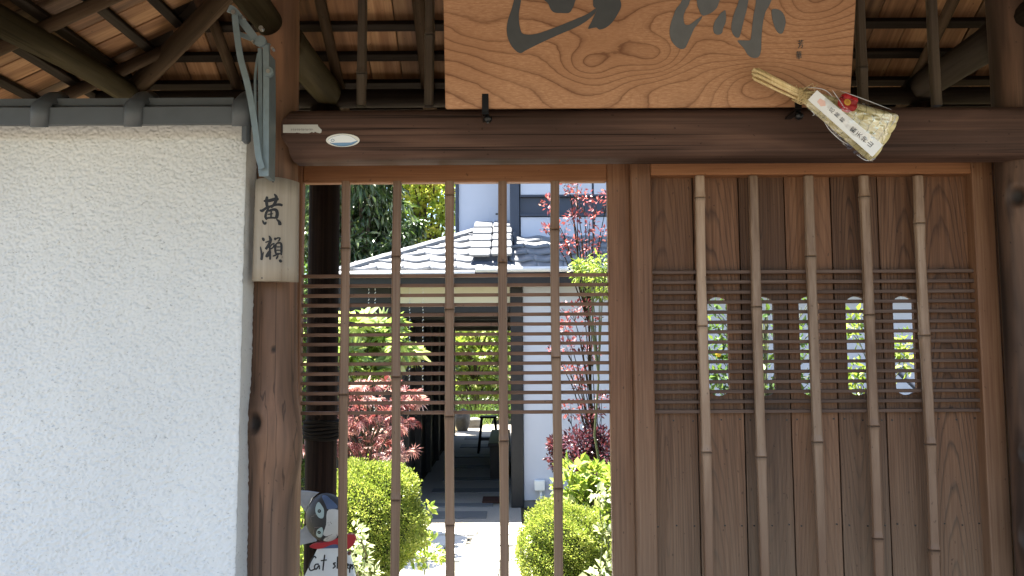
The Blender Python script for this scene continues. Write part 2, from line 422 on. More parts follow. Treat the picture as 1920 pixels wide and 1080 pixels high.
# lintel log, its left end cut to a chamfer
zc = W(1200, 253, 2.10).z + .011
xl, xr = W(523, 252, 2.10).x, W(1990, 252, 2.10).x
def lintel():
    L = xr - xl; seg = 40; rings = 60; V = []
    for i in range(rings + 1):
        t = i / rings; x = L * t
        for j in range(seg):
            a = 2 * math.pi * j / seg
            r = .0755 * (1 + .012 * math.sin(2 * a + 1 + t * 2) + .01 * math.sin(3 * a + 5 * t) + .008 * math.sin(6 * t + a))
            u, v = r * math.cos(a), r * math.sin(a)         # u: up, v: towards back
            v = max(v, -.054); u = max(u, -.068)
            end = 0
            if i == 0: u *= .80; v *= .80
            xx = x + (.055 * (max(0, -u - .005) / .067) ** 1.2 + .028 * (max(0, u - .03) / .045) ** 1.5) * max(0, 1 - x / .1)
            if i == 1: xx = xx * .35 + .006
            V.append((v, -u, xx))
    Fc = [(i * seg + j, i * seg + (j + 1) % seg, (i + 1) * seg + (j + 1) % seg, (i + 1) * seg + j) for i in range(rings) for j in range(seg)]
    Fc += [tuple(range(seg)), tuple(range(rings * seg, (rings + 1) * seg))]
    bm = bmesh.new(); vs = [bm.verts.new(v) for v in V]
    for f in Fc: bm.faces.new([vs[k] for k in f])
    bmesh.ops.recalc_face_normals(bm, faces=bm.faces)
    me = bm_done(bm, 'lintel', True)
    # local Z along the log -> world X ; local X -> world Y ; local Y -> world -Z
    Mx = Matrix(((0, 0, 1, xl), (1, 0, 0, 2.162), (0, -1, 0, zc), (0, 0, 0, 1)))
    return link('lintel', me, gate, wood_lintel, Mx)
lintel()
for px, py in ((1092, 297), (1113, 296), (1757, 268), (1888, 203), (982, 213)):
    p = W(px, py, 2.104); 
# door head track behind the lintel and the right jamb
box('door_head', W(545, 300, 2.3).x, W(1905, 300, 2.3).x, 2.27, 2.40, 2.105, 2.15, wood_rail, gate)
pxbox('door_jamb', 1884, 1900, 300, 1750, 2.29, 2.38, wood_door, gate)

# transom of upright bamboo above the lintel
def bamboo_me(L, w, d, nodes, seed=0, name='bamboo_bar'):
    """split bamboo lath, flat face to the front (-Y), origin at its middle; nodes = heights from the bottom"""
    g = np.random.default_rng(seed); zs = {0.0, L}
    for n in nodes:
        for dz in (-.05, -.012, -.003, 0, .003, .02): 
            if 0 < n + dz < L: zs.add(n + dz)
    z = 0
    while z < L: zs.add(z); z += .16
    zs = sorted(zs); V = []; Fc = []; KN = []
    b1, b2 = g.uniform(-.002, .002, 2)
    prof = [(-.5, .1), (-.44, -.36), (-.3, -.5), (.3, -.5), (.44, -.36), (.5, .1), (.44, .5), (-.44, .5)]; m = len(prof)
    for z in zs:
        k = 1.0; dep = 1.0
        for n in nodes:
            e = z - n
            if -.051 < e < .021: k = max(k, 1 + .15 * math.exp(-(e / .016) ** 2)); dep = 1 + .3 * math.exp(-(e / .014) ** 2)
            if abs(e) < 1e-6: k *= .94; dep *= .7
        ox = b1 * math.sin(z * 3.1) + b2 * math.sin(z * 7)
        V += [(ox + a * w * k, b * d * dep, z - L / 2) for a, b in prof]
        KN += [.6 if any(abs(z - n) < .0005 for n in nodes) else (.0 if not any(-.004 < z - n < .0005 for n in nodes) else .35)] * m
    for i in range(len(zs) - 1):
        for j in range(m):
            q = (j + 1) % m; Fc.append((i * m + j, i * m + q, (i + 1) * m + q, (i + 1) * m + j))
    Fc += [tuple(range(m - 1, -1, -1)), tuple(range((len(zs) - 1) * m, len(zs) * m))]
    me = me_from(name, V, Fc); at = me.attributes.new('knot', 'FLOAT', 'POINT'); at.data.foreach_set('value', KN); return me
for i, (px, nd) in enumerate(((678, [140]), (804, [67]), (1615, [128]), (1752, []))):
    YB = 2.185; x = W(px, 100, YB).x; zb = W(px, 199, YB).z; L = .5
    nodes = [W(px, y, YB).z - zb for y in nd]
    link('transom_bar', bamboo_me(L, .0265, .022, nodes, 40 + i), gate, bam_dark, None, (x, YB, zb + L / 2))

# ---- the hipped roof over the gate
ZP = W(700, 185, RY).z                        # rear purlin height
XL, XR_, YF, YB_ = -1.33, 2.11, 1.24, RY
YR = 2.0; TS, TH = .64, .47; OV = .34         # slopes and eave overhang
ZR0 = ZP + .053
def z_rear(Y): return ZR0 + TS * (YB_ - Y)
def z_front(Y): return ZR0 + TS * (Y - YF)
def z_left(X): return ZR0 + TH * (X - XL)
def z_right(X): return ZR0 + TH * (XR_ - X)
K = TS / TH
roof = Geo()
ez = ZR0 + .078 - OV * TS; ox = OV * K
rx0, rx1 = XL + K * (YB_ - YR), XR_ - K * (YB_ - YR); rz = ZR0 + .078 + TS * (YB_ - YR)
for dz in (0, .05):
    roof.V += [Vector(v) for v in ((XL - ox, YF - OV, ez + dz), (XR_ + ox, YF - OV, ez + dz), (XR_ + ox, YB_ + OV, ez + dz), (XL - ox, YB_ + OV, ez + dz), (rx0, YR, rz + dz), (rx1, YR, rz + dz))]
for b, s in ((0, 1), (6, 0)):
    for f in ((0, 1, 5, 4), (1, 2, 5), (2, 3, 4, 5), (3, 0, 4)):
        f = tuple(i + b for i in f); roof.F.append(tuple(reversed(f)) if s else f)
for a, b in ((0, 1), (1, 2), (2, 3), (3, 0)): roof.F.append((a, b, b + 6, a + 6))
rf = roof.obj('roof', plain('cedar_bark_roof', (.05, .035, .025), .9, .2, 0, .3, 20), gate)
def slope_piece(name, a, b, w, t, nrm_up, mat, seed=0, off=0):
    """board or batten from a to b (its middle line), width w, thickness t, flat on a slope with normal nrm_up"""
    a, b = Vector(a), Vector(b); z = (b - a).normalized(); n = Vector(nrm_up).normalized(); x = n.cross(z)
    c = (a + b) / 2 + n * off
    Mx = Matrix(((x.x, n.x, z.x, c.x), (x.y, n.y, z.y, c.y), (x.z, n.z, z.z, c.z), (0, 0, 0, 1)))
    return link(name, box_me(w, t, (b - a).length, .002, name), rf, mat, Mx)
n_rear, n_left, n_front, n_right = (0, TS, 1), (-TH, 0, 1), (0, -TS, 1), (TH, 0, 1)
BW = .108
# rear and front slopes: boards run down the slope, trimmed along the hips
nb = int((XR_ - XL + 2 * ox) / BW)
for i in range(nb):
    x = XL - ox + BW * (i + .5)
    for (zf, sgn, nn) in ((z_rear, 1, n_rear), (z_front, -1, n_front)):
        if sgn < 0 and i % 1: continue
        yo = (YB_ + OV) if sgn > 0 else (YF - OV)
        up = max((XL - x) / K, (x - XR_) / K, -(YB_ - YR)) if True else 0
        # distance in from the purlin line at which the hip (or ridge) is met
        d = min(YB_ - YR, max(-OV, min((x - XL) / K, (XR_ - x) / K)))
        yi = (YB_ - d) if sgn > 0 else (YF + d)
        if abs(yo - yi) < .04: continue
        o = slope_piece('board', (x, yo, zf(yo)), (x, yi, zf(yi)), BW - random.uniform(.002, .005), .012, nn, wood_roof, off=.056 + random.uniform(0, .0025))
nbl = int((YB_ - YF + 2 * OV) / BW)
for i in range(nbl):
    y = YF - OV + BW * (i + .5)
    d = K * min(y - YF, YB_ - y); d = max(-ox, min(d, K * (YB_ - YR)))
    for (zf, x0, x1, nn) in ((z_left, XL - ox, XL + d, n_left), (z_right, XR_ + ox, XR_ - d, n_right)):
        if abs(x1 - x0) < .05: continue
        slope_piece('board', (x0, y, zf(x0)), (x1, y, zf(x1)), BW - random.uniform(.002, .006), .012, nn, wood_roof, off=.056 + random.uniform(0, .0025))
for k in range(-3, 8):
    y = 2.785 - .1015 * k
    d = YB_ - y; xa, xb = XL + K * d, XR_ - K * d
    slope_piece('batten', (xa, y, z_rear(y)), (xb, y, z_rear(y)), .03, .022, n_rear, wood_batten, off=.036)
for k in range(-5, 9):
    x = -1.212 + .125 * k - .0
    d = (x - XL) / K
    slope_piece('batten', (x, YF + d, z_left(x)), (x, YB_ - d, z_left(x)), .03, .022, n_left, wood_batten, off=.036)
for k in range(-5, 9, 1):
    x = XR_ - (.12 + .125 * k); d = (XR_ - x) / K
    slope_piece('batten', (x, YF + d, z_right(x)), (x, YB_ - d, z_right(x)), .03, .022, n_right, wood_batten, off=.036)
# rafters
for i, px in enumerate((440, 632, 799, 985, 1160, 1340, 1530, 1712)):
    x = W(px, 165, RY).x; yo = YB_ + OV - .02; yi = max(YR, YB_ - (x - XL) / K, YB_ - (XR_ - x) / K)
    r = .0205 if i != 2 else .026
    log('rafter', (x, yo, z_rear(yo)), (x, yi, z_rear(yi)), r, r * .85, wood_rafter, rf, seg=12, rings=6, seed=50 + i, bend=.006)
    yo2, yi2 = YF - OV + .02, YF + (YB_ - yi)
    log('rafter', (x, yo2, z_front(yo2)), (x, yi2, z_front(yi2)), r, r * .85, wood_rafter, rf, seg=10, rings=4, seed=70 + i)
for i, y in enumerate((2.63, 2.24, 1.84, 1.45)):
    d = min(y - YF, YB_ - y) * K
    for zf, x0, x1 in ((z_left, XL - ox + .03, XL + d), (z_right, XR_ + ox - .03, XR_ - d)):
        log('rafter', (x0, y, zf(x0)), (x1, y, zf(x1)), .022, .02, wood_rafter, rf, seg=10, rings=5, seed=90 + i)
for (cx, cy, sx, sy) in ((XL, YB_, 1, -1), (XR_, YB_, -1, -1), (XL, YF, 1, 1), (XR_, YF, -1, 1)):
    a = Vector((cx - sx * .30 * K, cy - sy * .30, ZR0 - .30 * TS - .012)); L = YB_ - YR
    b = Vector((cx + sx * L * K, cy + sy * L, ZR0 + L * TS - .012))
    log('hip_rafter', a, b, .036, .03, wood_rafter, rf, seg=14, rings=8, seed=int(cx * 10 + cy * 7) + 60, bend=.006)
log('ridge_beam', (rx0 - .05, YR, rz - .14), (rx1 + .05, YR, rz - .14), .04, .04, wood_rafter, rf, seed=5)
# purlins and tie beams
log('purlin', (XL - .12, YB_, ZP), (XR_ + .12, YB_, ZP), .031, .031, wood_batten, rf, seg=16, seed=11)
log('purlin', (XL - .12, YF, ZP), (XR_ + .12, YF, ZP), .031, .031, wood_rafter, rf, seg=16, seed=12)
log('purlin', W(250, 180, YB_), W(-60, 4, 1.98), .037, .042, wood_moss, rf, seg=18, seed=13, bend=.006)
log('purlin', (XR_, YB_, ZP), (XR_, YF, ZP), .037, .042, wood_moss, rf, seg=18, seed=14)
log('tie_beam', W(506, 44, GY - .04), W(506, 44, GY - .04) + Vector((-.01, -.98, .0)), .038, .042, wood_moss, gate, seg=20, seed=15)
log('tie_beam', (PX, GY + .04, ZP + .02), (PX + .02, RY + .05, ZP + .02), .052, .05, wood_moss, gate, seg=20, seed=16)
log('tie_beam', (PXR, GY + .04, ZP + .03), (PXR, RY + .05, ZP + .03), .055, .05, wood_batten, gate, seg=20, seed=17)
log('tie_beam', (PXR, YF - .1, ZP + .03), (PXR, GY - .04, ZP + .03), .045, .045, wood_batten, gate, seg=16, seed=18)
# two black steel brackets that carry the sign
for px, py in ((910, 190), (1496, 184)):
    p = W(px, py + 12, 2.03); hk = Geo()
    w = .0085
    hk.box(p.x - w, p.x + w, p.y - .004, p.y, p.z - .012, p.z + .036)
    hk.box(p.x - w, p.x + w, p.y + .0005, p.y + .10, p.z - .0165, p.z - .0125)
    ho = hk.obj('sign_bracket', metal_k, gate)
    kb = bmesh.new(); bmesh.ops.create_uvsphere(kb, u_segments=14, v_segments=8, radius=.0115)
    link('bolt_head', bm_done(kb, 'bolt_head', True), ho, metal_k, None, p + Vector((.006, .012, -.026)))

# ------------------------------------------------------------------ sliding door leaves
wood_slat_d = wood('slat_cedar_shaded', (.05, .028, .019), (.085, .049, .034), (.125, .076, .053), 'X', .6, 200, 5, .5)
def door(name, label, YD, lx0, lx1, rx0_, rx1_, railtop, railbot, slat0, slat1, bars, barmat, ytop, flip):
    """YD: front plane. stiles given as px on row 700"""
    t = .034 if not flip else .05
    dt = thing(name, label, 'sliding door', ((W(lx0, 700, YD).x + W(rx1_, 700, YD).x) / 2, YD, 0), 'sliding leaves of the gate')
    pxbox('stile', lx0, lx1, 296, 1713, YD, YD + t, wood_door, dt, bevel=.003)
    pxbox('stile', rx0_, rx1_, 296, 1713, YD, YD + t, wood_door, dt, bevel=.003)
    xa, xb = W(lx1, 700, YD).x + .0005, W(rx0_, 700, YD).x - .0005
    zt = W(900 if not flip else 1520, railtop, YD).z; zb = W(900 if not flip else 1520, railbot, YD).z
    box('top_rail', xa, xb, YD + .001, YD + t - .001, zb, zt, wood_rail, dt, .003)
    box('bottom_rail', xa, xb, YD + .001, YD + t - .001, .03, .16, wood_rail, dt, .003)
    sy = YD + (.0155 if not flip else .0165)
    sme = None
    for k in range(15):
        py = slat0 + (slat1 - slat0) * k / 14
        z = W((lx0 + rx1_) / 2, py, sy).z
        if sme is None: sme = box_me(xb - xa + .006, .011 if not flip else .013, .0100, .001, 'slat')
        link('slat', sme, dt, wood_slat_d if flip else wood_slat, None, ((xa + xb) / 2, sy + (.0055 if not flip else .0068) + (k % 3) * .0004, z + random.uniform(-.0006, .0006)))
    for i, (px, nd) in enumerate(bars):
        x = W(px, 700, YD).x; z1 = W(px, ytop, YD).z; z0 = .155; L = z1 - z0
        nodes = [W(px, y, YD).z - z0 for y in nd] + [.35 + .07 * i]
        link('bamboo_bar', bamboo_me(L, .0262 if not flip else .0272, .014 if not flip else .018, nodes, 7 * i + (50 if flip else 0)), dt, barmat, None, (x, YD + (.0065 if not flip else .008), z0 + L / 2))
    return dt, xa, xb, zb
bars_l = [(644.5, [465, 740]), (742, [481, 707, 938]), (843, [365, 580, 781, 985]), (944, [492, 827]), (1044, [430, 670, 916])]
bars_r = [(1322, [370, 611, 848]), (1424.5, [575, 857]), (1531, [480, 829]), (1636, [368, 590, 799, 1010]), (1740, [418, 629, 833, 1032])]
YDL, YDR = 2.315, 2.28
doorL, *_ = door('sliding_door', 'open lattice sliding door of bamboo bars, see-through to the garden', YDL, 540, 562, 1144, 1187, 296, 341, 516.2, 773.5, bars_l, bam_brown, 339, False)
doorR, xa, xb, zb = door('sliding_door', 'boarded sliding door with bamboo battens and oval peepholes beside the open lattice', YDR, 1189, 1227, 1842, 1882, 296, 326.5, 509, 771, bars_r, bam_grey, 329, True)
# vertical boards of the right leaf; five of them pierced by an oval peephole
BY = YDR + .041
edges = [1214, 1305, 1392, 1479, 1567, 1656, 1743, 1829]   # px on row 640
holes = {1: (1328, 1366), 2: (1414, 1452), 3: (1500, 1538), 4: (1588, 1627), 5: (1677, 1716)}
zt, zbm = W(1520, 322, BY).z, .05
boards = []
for i in range(7):
    x0, x1 = W(edges[i], 640, BY).x, W(edges[i + 1], 640, BY).x
    g = .0021; xc = (x0 + x1) / 2; zc_ = (zt + zbm) / 2; hw = (x1 - x0) / 2 - g; hh = (zt - zbm) / 2
    hl = []
    if i in holes:
        ha, hb = W(holes[i][0], 640, BY).x - xc, W(holes[i][1], 640, BY).x - xc
        z_hi, z_lo = W(1520, 556, BY).z - zc_, W(1520, 742, BY).z - zc_
        hc = (ha + hb) / 2; r = (hb - ha) / 2
        pts = [(hc + r * math.cos(a), z_hi - r * .75 + r * .75 * math.sin(a)) for a in np.linspace(0, math.pi, 9)] + [(hc + r * math.cos(a), z_lo + r * .75 + r * .75 * math.sin(a)) for a in np.linspace(math.pi, 2 * math.pi, 9)]
        hl = [pts]
    me = prism([(-hw, -hh), (hw, -hh), (hw, hh), (-hw, hh)], lambda u, v, w: (u, w, v), .012, 'board', hl)
    boards.append(link('board', me, doorR, wood_board, None, (xc, BY + [0, .0008, .0003, .0011, .0005, .0009, .0002][i], zc_)))
for i in range(8):
    x = W(edges[i], 640, BY).x
    box('cover_strip', x - .014, x + .014, BY + .0132, BY + .0185, zbm, zt, wood_batten, doorR, 0)
nails = Geo()
for i in range(7):
    for yy, fr in ((787, (.12, .5, .9)), (985, (.14, .52, .88))):
        for f in fr:
            x = W(edges[i] + (edges[i + 1] - edges[i]) * f, 640, BY).x; z = W(1520, yy, BY).z + random.uniform(-.003, .003)
            nails.tube([(x, BY - .0010, z), (x, BY + .003, z)], .0027, 6)
nails.obj('nail_heads', metal_k, doorR, kind='stuff')
box('bottom_panel', xa - .01, xb + .01, BY - .004, BY - .0015, .16, .18, wood_slat, doorR, 0)
# ------------------------------------------------------------------ stucco wall with its tiled cap
YW = 2.10; TW = .17
XE = W(455, 600, YW).x                         # right end of the wall
ZT = W(300, 232, YW).z
wall = thing('stucco_wall', 'rough white stucco garden wall under a dark tiled cap', 'wall', (-1.6, YW + TW / 2, 0))
box('wall_body', -2.9, XE - .0005, YW + .006, YW + TW, 0, ZT, mat_stucco, wall, .004)
def field(n, m, sig, seed):
    g = np.random.default_rng(seed); a = np.fft.fft2(g.normal(size=(n, m)))
    ky, kx = np.meshgrid(np.fft.fftfreq(n), np.fft.fftfreq(m), indexing='ij')
    b = np.real(np.fft.ifft2(a * np.exp(-2 * (math.pi * sig) ** 2 * (kx ** 2 + ky ** 2)))); return b / b.std()
cell = .0025
xs = np.concatenate([np.linspace(-2.9, -1.50, 60)[:-1], np.arange(-1.50, XE, cell)]); xs[-1] = XE
zs = np.concatenate([np.linspace(0, .72, 40)[:-1], np.arange(.72, ZT, cell)]); zs[-1] = ZT
nx, nz = len(xs), len(zs)
def fielda(n, m, sx, sz_, seed):
    g = np.random.default_rng(seed); a = np.fft.fft2(g.normal(size=(n, m)))
    ky, kx = np.meshgrid(np.fft.fftfreq(n), np.fft.fftfreq(m), indexing='ij')
    b = np.real(np.fft.ifft2(a * np.exp(-2 * math.pi ** 2 * ((sx * kx) ** 2 + (sz_ * ky) ** 2)))); return b / b.std()
h1 = fielda(nz, nx, .8, .6, 1); h2 = fielda(nz, nx, 1.8, 1.2, 2); h4 = fielda(nz, nx, 1.35, .85, 5); h3 = field(nz, nx, 12, 3)
crev = np.exp(-(h4 / .30) ** 2) * np.clip(h2 * .8 + .35, 0, 1)
hh = .00085 * np.clip(h1, -2, 2) + .0004 * np.clip(h2, -2, 1.2) - .0032 * crev + .0005 * h3
edge = np.clip((XE - xs) / .012, 0, 1)[None, :]
hh = hh * (.3 + .7 * edge) - (1 - edge) ** 2 * .003
lean = np.clip((ZT - zs) / 1.2, 0, 1)[:, None] * .018
X, Z = np.meshgrid(xs, zs)
jag = (h2[:, -1] * .0007)
X = X + np.where(np.arange(nx)[None, :] >= nx - 3, jag[:, None], 0)
Y = YW - hh - lean
co = np.stack([X, Y, Z], -1).reshape(-1, 3)
idx = np.arange(nx * nz).reshape(nz, nx)
q = np.stack([idx[:-1, :-1], idx[:-1, 1:], idx[1:, 1:], idx[1:, :-1]], -1).reshape(-1, 4)
me = bpy.data.meshes.new('stucco_face'); me.vertices.add(nx * nz); me.vertices.foreach_set('co', co.ravel())
me.loops.add(q.size); me.loops.foreach_set('vertex_index', q.ravel().astype(np.int32))
me.polygons.add(len(q)); me.polygons.foreach_set('loop_start', (np.arange(len(q)) * 4).astype(np.int32)); me.polygons.foreach_set('loop_total', np.full(len(q), 4, np.int32))
me.polygons.foreach_set('use_smooth', np.ones(len(q), bool)); me.update(calc_edges=True)
link('stucco_face', me, wall, mat_stucco)
# return face at the gate end
zz = np.linspace(0, ZT, 260); V = []; Fc = []
for i, z in enumerate(zz):
    k = min(1, max(0, (ZT - z) / 1.2)) * .018
    for j in range(12):
        y = YW - k - .001 + (TW + k) * j / 11
        V.append((XE + .0015 + RNG.normal() * .0012 * (0 < j), y, z))
for i in range(259):
    for j in range(11): a = i * 12 + j; Fc.append((a, a + 1, a + 13, a + 12))
link('return_face', me_from('return_face', V, Fc, True), wall, mat_stucco)
# tiled cap
YE = 2.0
ZE0 = W(160, 234, YE).z; ZE1 = W(160, 199, YE).z; hE = ZE1 - ZE0
SL = math.tan(R(24)); DY = .085
def tile_x(px): return W(px, 215, YE).x
caps = [452, 250, 75]
capx = [tile_x(c) for c in caps]; pitch = capx[0] - capx[1]
while capx[-1] > -2.8: capx.append(capx[-1] - pitch)
def pan(x0, x1, sag):
    n = 8; V = []; Fc = []
    for i in range(n + 1):
        u = i / n; x = x0 + (x1 - x0) * u; s = sag * 4 * u * (1 - u)
        V += [(x, YE, ZE0 + s * .4), (x, YE, ZE1 - .004 + s * .4), (x, YE + .006, ZE1 + s * .4), (x, YE + DY, ZE1 + DY * SL - s), (x, YE + DY, ZE1 + DY * SL - .02 - s), (x, YE + .02, ZE1 - .022 + s * .4), (x, YE + .014, ZE0 + s * .4)]
    for i in range(n):
        for j in range(7): k = (j + 1) % 7; Fc.append((i * 7 + j, (i + 1) * 7 + j, (i + 1) * 7 + k, i * 7 + k))
    Fc += [tuple(range(6, -1, -1)), tuple(range(n * 7, n * 7 + 7))]
    G = Geo(); G.add((V, Fc)); return G
for i, cx in enumerate(capx):
    nxt = capx[i + 1] if i + 1 < len(capx) else cx - pitch
    pan(nxt + .004, cx - .001, .004 if i else .003).obj('flat_tile', mat_tile, wall)
    # barrel: half round rising up the slope with a rounded front drop
    r = .0255; G = Geo(); V = []; Fc = []; m = 13
    rows = [(-.012, ZE0 - ZE1 - .006, .9), (-.0125, -.012, .97), (-.008, .004, 1.0), (.01, .016, 1.06), (.045, .036, 1.12), (DY, DY * SL + .012, 1.12)]
    for (dy, dz, k) in rows:
        for j in range(m):
            a = math.pi * j / (m - 1)
            if dz < 0: V.append((cx - r * k * math.cos(a), YE + dy + .012 - .014 * math.sin(a), ZE1 + dz))
            else: V.append((cx - r * k * math.cos(a), YE + dy + (.012 - .014 * math.sin(a)) * max(0, 1 - dy / .03), ZE1 + dz - .012 * min(1, dy / .03) + r * k * math.sin(a) * min(1, .25 + dy / .05)))
    for a in range(len(rows) - 1):
        for j in range(m - 1): b = a * m + j; Fc.append((b, b + 1, b + m + 1, b + m))
    Fc.append(tuple(range(m - 1, -1, -1))); Fc.append(tuple(range((len(rows) - 1) * m, len(rows) * m)))
    G.add((V, Fc)); G.obj('round_tile', mat_tile, wall, True)
box('ridge_tile', -2.9, XE - .01, YE + DY + .004, YE + DY + .06, ZE1 - .02, ZE1 + DY * SL + .002, mat_tile, wall, .008)
pts = [(-2.9, YE + DY + .03), (XE - .02, YE + DY + .03)]
box('back_tile', -2.9, XE - .01, YE + DY + .062, YE + DY + .24, ZE1 - .03, ZE1 + .03, mat_tile, wall, .02)
box('cap_bed', -2.9, XE - .012, YW - .07, YW + TW, ZT - .003, ZE1 + .03, mat_tile, wall, .0)
tip = W(460, 246, YE); box('tile_drip', tip.x - .010, tip.x + .010, YE - .004, YE + .02, tip.z - .030, tip.z + .022, mat_tile, wall, .008)

# ------------------------------------------------------------------ folding steel bracket on the gate post
def bar_px(G, pts, Y, w, t=.004):
    """flat bar of width w (m) following px points in the plane Y"""
    P = [W(x, y, Y) for x, y in smooth_poly(pts, 6, False)] if len(pts) > 2 else [W(*p, Y) for p in pts]
    V = []; Fc = []
    for i, p in enumerate(P):
        d = (P[min(i + 1, len(P) - 1)] - P[max(0, i - 1)]).normalized(); n = Vector((d.z, 0, -d.x)) * (w / 2)
        for s, yy in ((1, 0), (-1, 0), (-1, t), (1, t)): V.append(p + n * s + Vector((0, yy, 0)))
    for i in range(len(P) - 1):
        for j in range(4): k = (j + 1) % 4; Fc.append((i * 4 + j, i * 4 + k, i * 4 + 4 + k, i * 4 + 4 + j))
    Fc += [(3, 2, 1, 0), tuple(range(len(V) - 4, len(V)))]
    G.add((V, Fc)); return G
brk = thing('folding_bracket', 'blue grey folding steel bracket hanging beside the upper part of the log post', 'bracket', W(490, 200, 1.97))
bar_px(Geo(), [(440, 28), (444, 65), (451, 110), (463, 155), (473, 205), (480, 255), (484, 290), (491, 316)], 1.962, .0155).obj('curved_arm', metal_b, brk)
bar_px(Geo(), [(428, 15), (442, 24), (478, 72), (486, 80)], 1.972, .019, .006).obj('upper_arm', metal_b, brk)
bar_px(Geo(), [(440, 60), (505, 86)], 1.984, .012).obj('cross_arm', metal_b, brk)
bar_px(Geo(), [(498, 84), (499, 150), (498, 330)], 1.976, .015, .012).obj('upright_bar', metal_b, brk)
bar_px(Geo(), [(487, 90), (488, 200), (489, 330)], 1.990, .010, .01).obj('inner_bar', metal_b, brk)
bar_px(Geo(), [(484, 100), (478, 150), (481, 250), (487, 325)], 1.998, .006, .004).obj('link_rod', metal_b, brk)
bar_px(Geo(), [(501, 100), (502, 200), (500, 332)], 2.006, .012, .05).obj('mounting_plate', metal_b, brk)
for (px, py, rr, m_) in ((503, 134, .0125, metal_b), (488, 76, .014, metal_b), (437, 22, .006, screw_m), (456, 33, .003, screw_m), (511, 91, .0035, screw_m), (503, 134, .005, screw_m), (489, 52, .006, screw_m), (474, 78, .003, screw_m)):
    p = W(px, py, 1.968); G = Geo(); G.tube([p + Vector((0, -.004 if rr < .006 else 0, 0)), p + Vector((0, .012, 0))], rr, 14); G.obj('pivot_pin', m_, brk)

# ------------------------------------------------------------------ carved name plate on the post
wood_plate = wood('bleached_plate', (.21, .168, .124), (.31, .262, .205), (.38, .33, .265), 'Z', .55, 120, 2.5, .55, bump=.25)
YN = 2.085
plate = thing('name_plate', 'pale curved wooden name plate with two black brush characters on the log post', 'name plate', W(511, 430, YN))
pc = [W(474, 334, YN), W(555, 338, YN), W(553, 527, YN), W(466, 526, YN)]   # tl tr br bl
hw = (pc[1].x - pc[0].x) / 2; xm = (pc[0].x + pc[1].x) / 2
def plate_y(x): return YN + .022 * ((x - xm) / hw) ** 2
V = []; Fc = []; n = 20; rows = 6
for i in range(rows + 1):
    t = i / rows; l = pc[0].lerp(pc[3], t); r = pc[1].lerp(pc[2], t)
    for j in range(n + 1):
        u = j / n; p = l.lerp(r, u); arch = .006 * (1 - (2 * u - 1) ** 2) if i == 0 else 0
        V.append((p.x, plate_y(p.x), p.z + arch))
    for j in range(n + 1):
        u = j / n; p = l.lerp(r, u); arch = .006 * (1 - (2 * u - 1) ** 2) if i == 0 else 0
        V.append((p.x, max(plate_y(p.x) + .012, YN + .034), p.z + arch))
m = 2 * (n + 1)
for i in range(rows):
    for j in range(n):
        a = i * m + j; Fc.append((a, a + m, a + m + 1, a + 1)); b = a + n + 1; Fc.append((b, b + 1, b + m + 1, b + m))
    for j, k in ((0, n + 1), (2 * n + 1, n)): a = i * m; Fc.append((a + j, a + k, a + m + k, a + m + j))
for i in (0, rows):
    for j in range(n): a = i * m + j; Fc.append((a, a + 1, a + n + 2, a + n + 1))
bm = bmesh.new(); vs = [bm.verts.new(v) for v in V]
for f in Fc: bm.faces.new([vs[i] for i in f])
bmesh.ops.recalc_face_normals(bm, faces=bm.faces); me = bm_done(bm, 'plate_board', False)
for p in me.polygons:
    if abs(p.normal.y) > .5: p.use_smooth = True
o_ = origin_fix(me); link('plate_board', me, plate, wood_plate, None, o_)
ink = plain('carved_black_ink', (.012, .010, .010), .5, .3)
def plate_place(ox, oy, sc):
    def f(u, v, w):
        px, py = ox + u * sc, oy + v * sc
        p = W(px, py, YN + .008); return Vector((p.x, plate_y(p.x) - w, p.z))
    return f
ki = [([(270, 300), (420, 300), (560, 268), (665, 262)], [60, 80, 85, 75]), ([(365, 190), (352, 300), (362, 420), (405, 510)], [70, 85, 75, 80]), ([(550, 130), (600, 200), (600, 280), (560, 380), (470, 480)], [30, 75, 85, 70, 60]),
      ([(155, 520), (230, 545), (330, 490), (480, 440), (600, 405), (700, 400), (752, 425)], [35, 75, 65, 60, 60, 65, 60]), ([(410, 500), (345, 600), (322, 700), (365, 780)], [60, 65, 70, 60]), ([(400, 570), (500, 530), (600, 540), (628, 640), (600, 755)], [45, 60, 80, 80, 85]),
      ([(478, 530), (475, 640), (470, 735)], 42), ([(380, 648), (530, 632)], 34), ([(350, 742), (480, 732), (610, 742)], 45), ([(238, 785), (270, 850), (312, 880), (345, 830)], [25, 55, 60, 25]), ([(605, 765), (680, 840), (692, 920)], [25, 75, 95])]
se = [([(270, 170), (330, 265)], 78), ([(200, 420), (230, 560), (245, 680), (245, 815)], [35, 55, 70, 100]), ([(255, 790), (275, 690), (305, 580)], [60, 55, 30]), ([(480, 120), (525, 225), (500, 330), (420, 450), (375, 510)], [40, 85, 85, 75, 90]), ([(365, 310), (470, 280), (575, 235)], 40),
      ([(405, 465), (500, 440), (580, 365), (645, 350)], 42), ([(635, 375), (600, 460), (520, 505)], 42), ([(505, 440), (505, 560), (512, 700), (510, 815)], [60, 60, 55, 58]), ([(505, 555), (445, 640), (385, 735)], [70, 80, 75]), ([(390, 735), (470, 680), (540, 580)], [50, 70, 36]),
      ([(655, 175), (662, 255)], 58), ([(660, 235), (720, 190), (795, 190), (750, 290)], 40), ([(690, 350), (660, 480), (680, 650)], [50, 60, 60]), ([(690, 345), (790, 325), (832, 390), (828, 680)], [40, 55, 62, 58]), ([(690, 445), (815, 442)], 36), ([(690, 540), (815, 538)], 36), ([(680, 640), (815, 640)], 48),
      ([(595, 715), (690, 675), (770, 655)], 46), ([(745, 690), (690, 800)], 48), ([(780, 810), (835, 885)], 78)]
